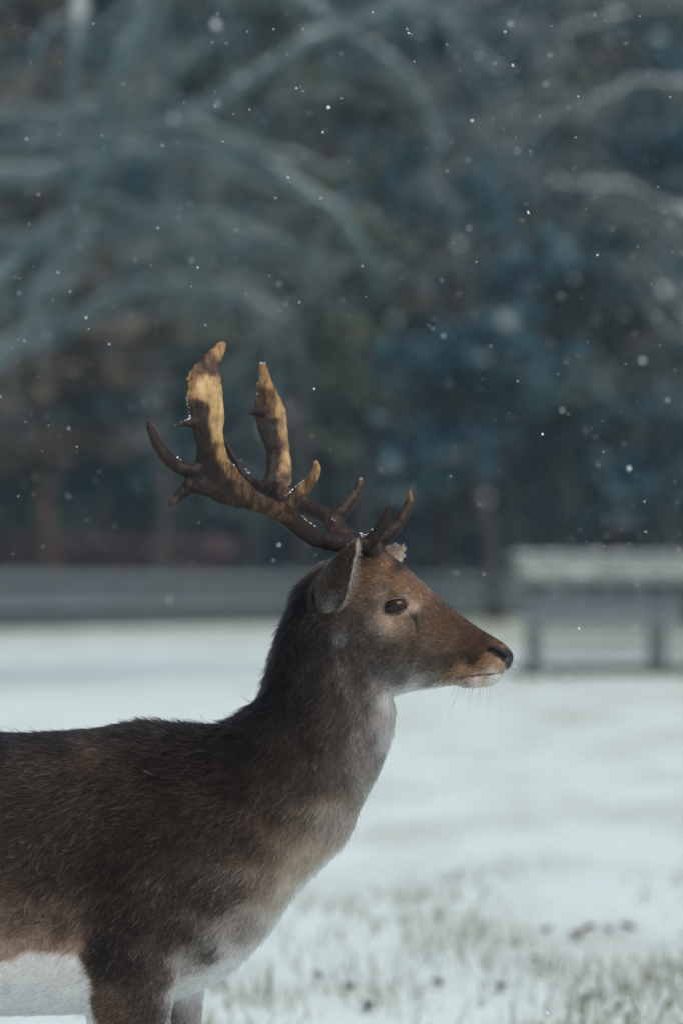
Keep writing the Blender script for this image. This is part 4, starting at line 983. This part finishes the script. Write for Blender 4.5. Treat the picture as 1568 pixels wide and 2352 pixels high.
# whiskers and lashes
wp = []; wrd = []; wc = []
def whisk(u, v, side, du, dv_, q, ln, r, c):
    x, z = px2(u, v); h, hn = surf(x, z, side)
    if h is None: return
    d0 = Vector((du, side * q, -dv_)).normalized(); bend = Vector((-.25, 0, -.35))
    P_ = [h + d0 * ln * t + bend * ln * t * t * .5 for t in (0, .25, .5, .75, 1)]
    wp.append([list(p) for p in P_]); wrd.append([r * f for f in (1, .9, .75, .5, .2)]); wc.append([[*c, 1]] * 5)
for side in (-1, 1):
    for k in range(13):
        t = random.random(); whisk(1050 + 85 * t, 1572 - 12 * abs(t - .5), side, -.5 + .6 * t + random.gauss(0, .15), 1, .25 * random.random(), random.uniform(.02, .060), .00013, (.05, .045, .04))
    for k in range(12): whisk(random.uniform(1120, 1150), random.uniform(1520, 1538), side, random.gauss(.2, .3), .5, .9, random.uniform(.012, .025), .0001, (.08, .06, .05))
    for k in range(9): whisk(random.uniform(1120, 1165), random.uniform(1474, 1486), side, random.gauss(.1, .3), -1, .25, random.uniform(.010, .03), .0001, (.06, .05, .045))
    for k in range(26):
        t = random.uniform(-1, .9); x, z = px2(EU + 26 * t, EV - 16 * math.sqrt(1 - t * t * .95) - 6 * t); h, hn = surf(x, z, side)
        if h is None: continue
        h = h + Vector((0, side * .004, 0)); d0 = Vector((.15 + .3 * t, side * .75, -.45)).normalized()
        wp.append([list(h + d0 * .011 * q + Vector((0, 0, .004)) * q * q) for q in (0, .25, .5, .75, 1)]); wrd.append([.00022, .0002, .00017, .00012, .00005]); wc.append([[.02, .015, .012, 1]] * 5)
# cream fringe along the ear's front edge
ep = []; er = []; ec = []
for side, edge_ in ((-1, [(772, 1412, 86), (803, 1386, 118), (820, 1345, 138), (831, 1300, 150), (841, 1262, 152), (841, 1246, 150)]), (1, [(812, 1370, 120), (850, 1330, 140), (886, 1295, 152), (908, 1272, 158)])):
    E = catmull(edge_, 1500)
    for i in range(0, 1500, 2):
        t = i / 1500; e_ = E[i] + rng.normal(size=3) * np.array([1.6, 1.6, 1.5]); x, z = px2(e_[0] - 2, e_[1]); q = side * (e_[2] - 3) / S
        ln_e = (.006 + .010 * math.sin(math.pi * min(1, t * 1.05)) ** 2) * random.uniform(.5, 1.2)
        d0 = Vector((1, -side * random.uniform(.0, .5), random.gauss(-.12, .22))).normalized()
        P_ = [Vector((x, q, z)) + d0 * ln_e * s2 + Vector((0, 0, -.2)) * ln_e * s2 * s2 for s2 in (0, .25, .5, .75, 1)]
        ep.append([list(p) for p in P_]); er.append([(.00018) * f for f in (1, .95, .8, .55, .2)]); k_ = random.uniform(.55, 1.1); ec.append([[.40 * k_, .33 * k_, .25 * k_, 1]] * 5)
ep = np.array(ep); ep = yaw(ep.reshape(-1, 3)).reshape(-1, 5, 3)
tag(hair_object('ear_fringe', ep, np.array(er), np.array(ec), M_HAIR, deer), 'cream hair fringe along the ear edge', kind='stuff')
wh = hair_object('whiskers', np.array(wp), np.array(wrd), np.array(wc), M_HAIR, deer); tag(wh, kind='stuff')
bmB.free()

# ------------------------------------------------------------------ falling snow
nfl = 24000
fd = 1.3 + 14.0 * rng.random(nfl) ** .75
fx = rng.uniform(-.30, .30, nfl) * fd; fz = HC + rng.uniform(-.24, .42, nfl) * fd
ok = (fz > .03); fd, fx, fz = fd[ok], fx[ok], fz[ok]; n = len(fd)
near_deer = (fd < D + .3) & ((fx / fd < .075) & ((fz - HC) / fd < .03) | (np.abs(fx / fd + .028) < .062) & ((fz - HC) / fd < .11)) & (rng.random(len(fd)) < .96); k_ = np.where(near_deer, (fd + 4.2) / fd, 1); fx, fz, fd = fx * k_, HC + (fz - HC) * k_, fd * k_
ok = fz > .03; fd, fx, fz = fd[ok], fx[ok], fz[ok]; n = len(fd)
octv = np.array([(1, 0, 0), (-1, 0, 0), (0, 1, 0), (0, -1, 0), (0, 0, 1), (0, 0, -1)], float)
octf = np.array([(0, 2, 4), (2, 1, 4), (1, 3, 4), (3, 0, 4), (2, 0, 5), (1, 2, 5), (3, 1, 5), (0, 3, 5)])
sz = rng.lognormal(math.log(.00092), .5, n)
FV = (octv[None] * sz[:, None, None] * rng.uniform(.55, 1.35, (n, 6, 1)) + rng.normal(size=(n, 6, 3)) * sz[:, None, None] * .18) + np.stack([fx, fd, fz], 1)[:, None, :]
FQ = (octf[None] + (np.arange(n) * 6)[:, None, None]).reshape(-1, 3)
tag(link('falling_snow', mesh_quads('falling_snow', FV.reshape(-1, 3), FQ), M_SNOW, smooth=False), 'fine snowflakes drifting down through the air', 'snowfall', kind='stuff')

# ------------------------------------------------------------------ haze of the snowfall
mb = MB(); mb.box((0, 0, 33.5), (700, 700, 69))
M_HAZE = bpy.data.materials.new('haze'); M_HAZE.use_nodes = True; nt = M_HAZE.node_tree; nt.nodes.clear()
ou = N(nt, 'ShaderNodeOutputMaterial'); pv = N(nt, 'ShaderNodeVolumePrincipled'); pv.inputs['Color'].default_value = (.52, .84, 1.0, 1); pv.inputs['Density'].default_value = .0013; pv.inputs['Anisotropy'].default_value = 0.2
nt.links.new(pv.outputs[0], ou.inputs['Volume'])
tag(mb.build('haze', M_HAZE, None, False), 'thin blue winter haze hanging in the snowy air', 'haze', kind='stuff')
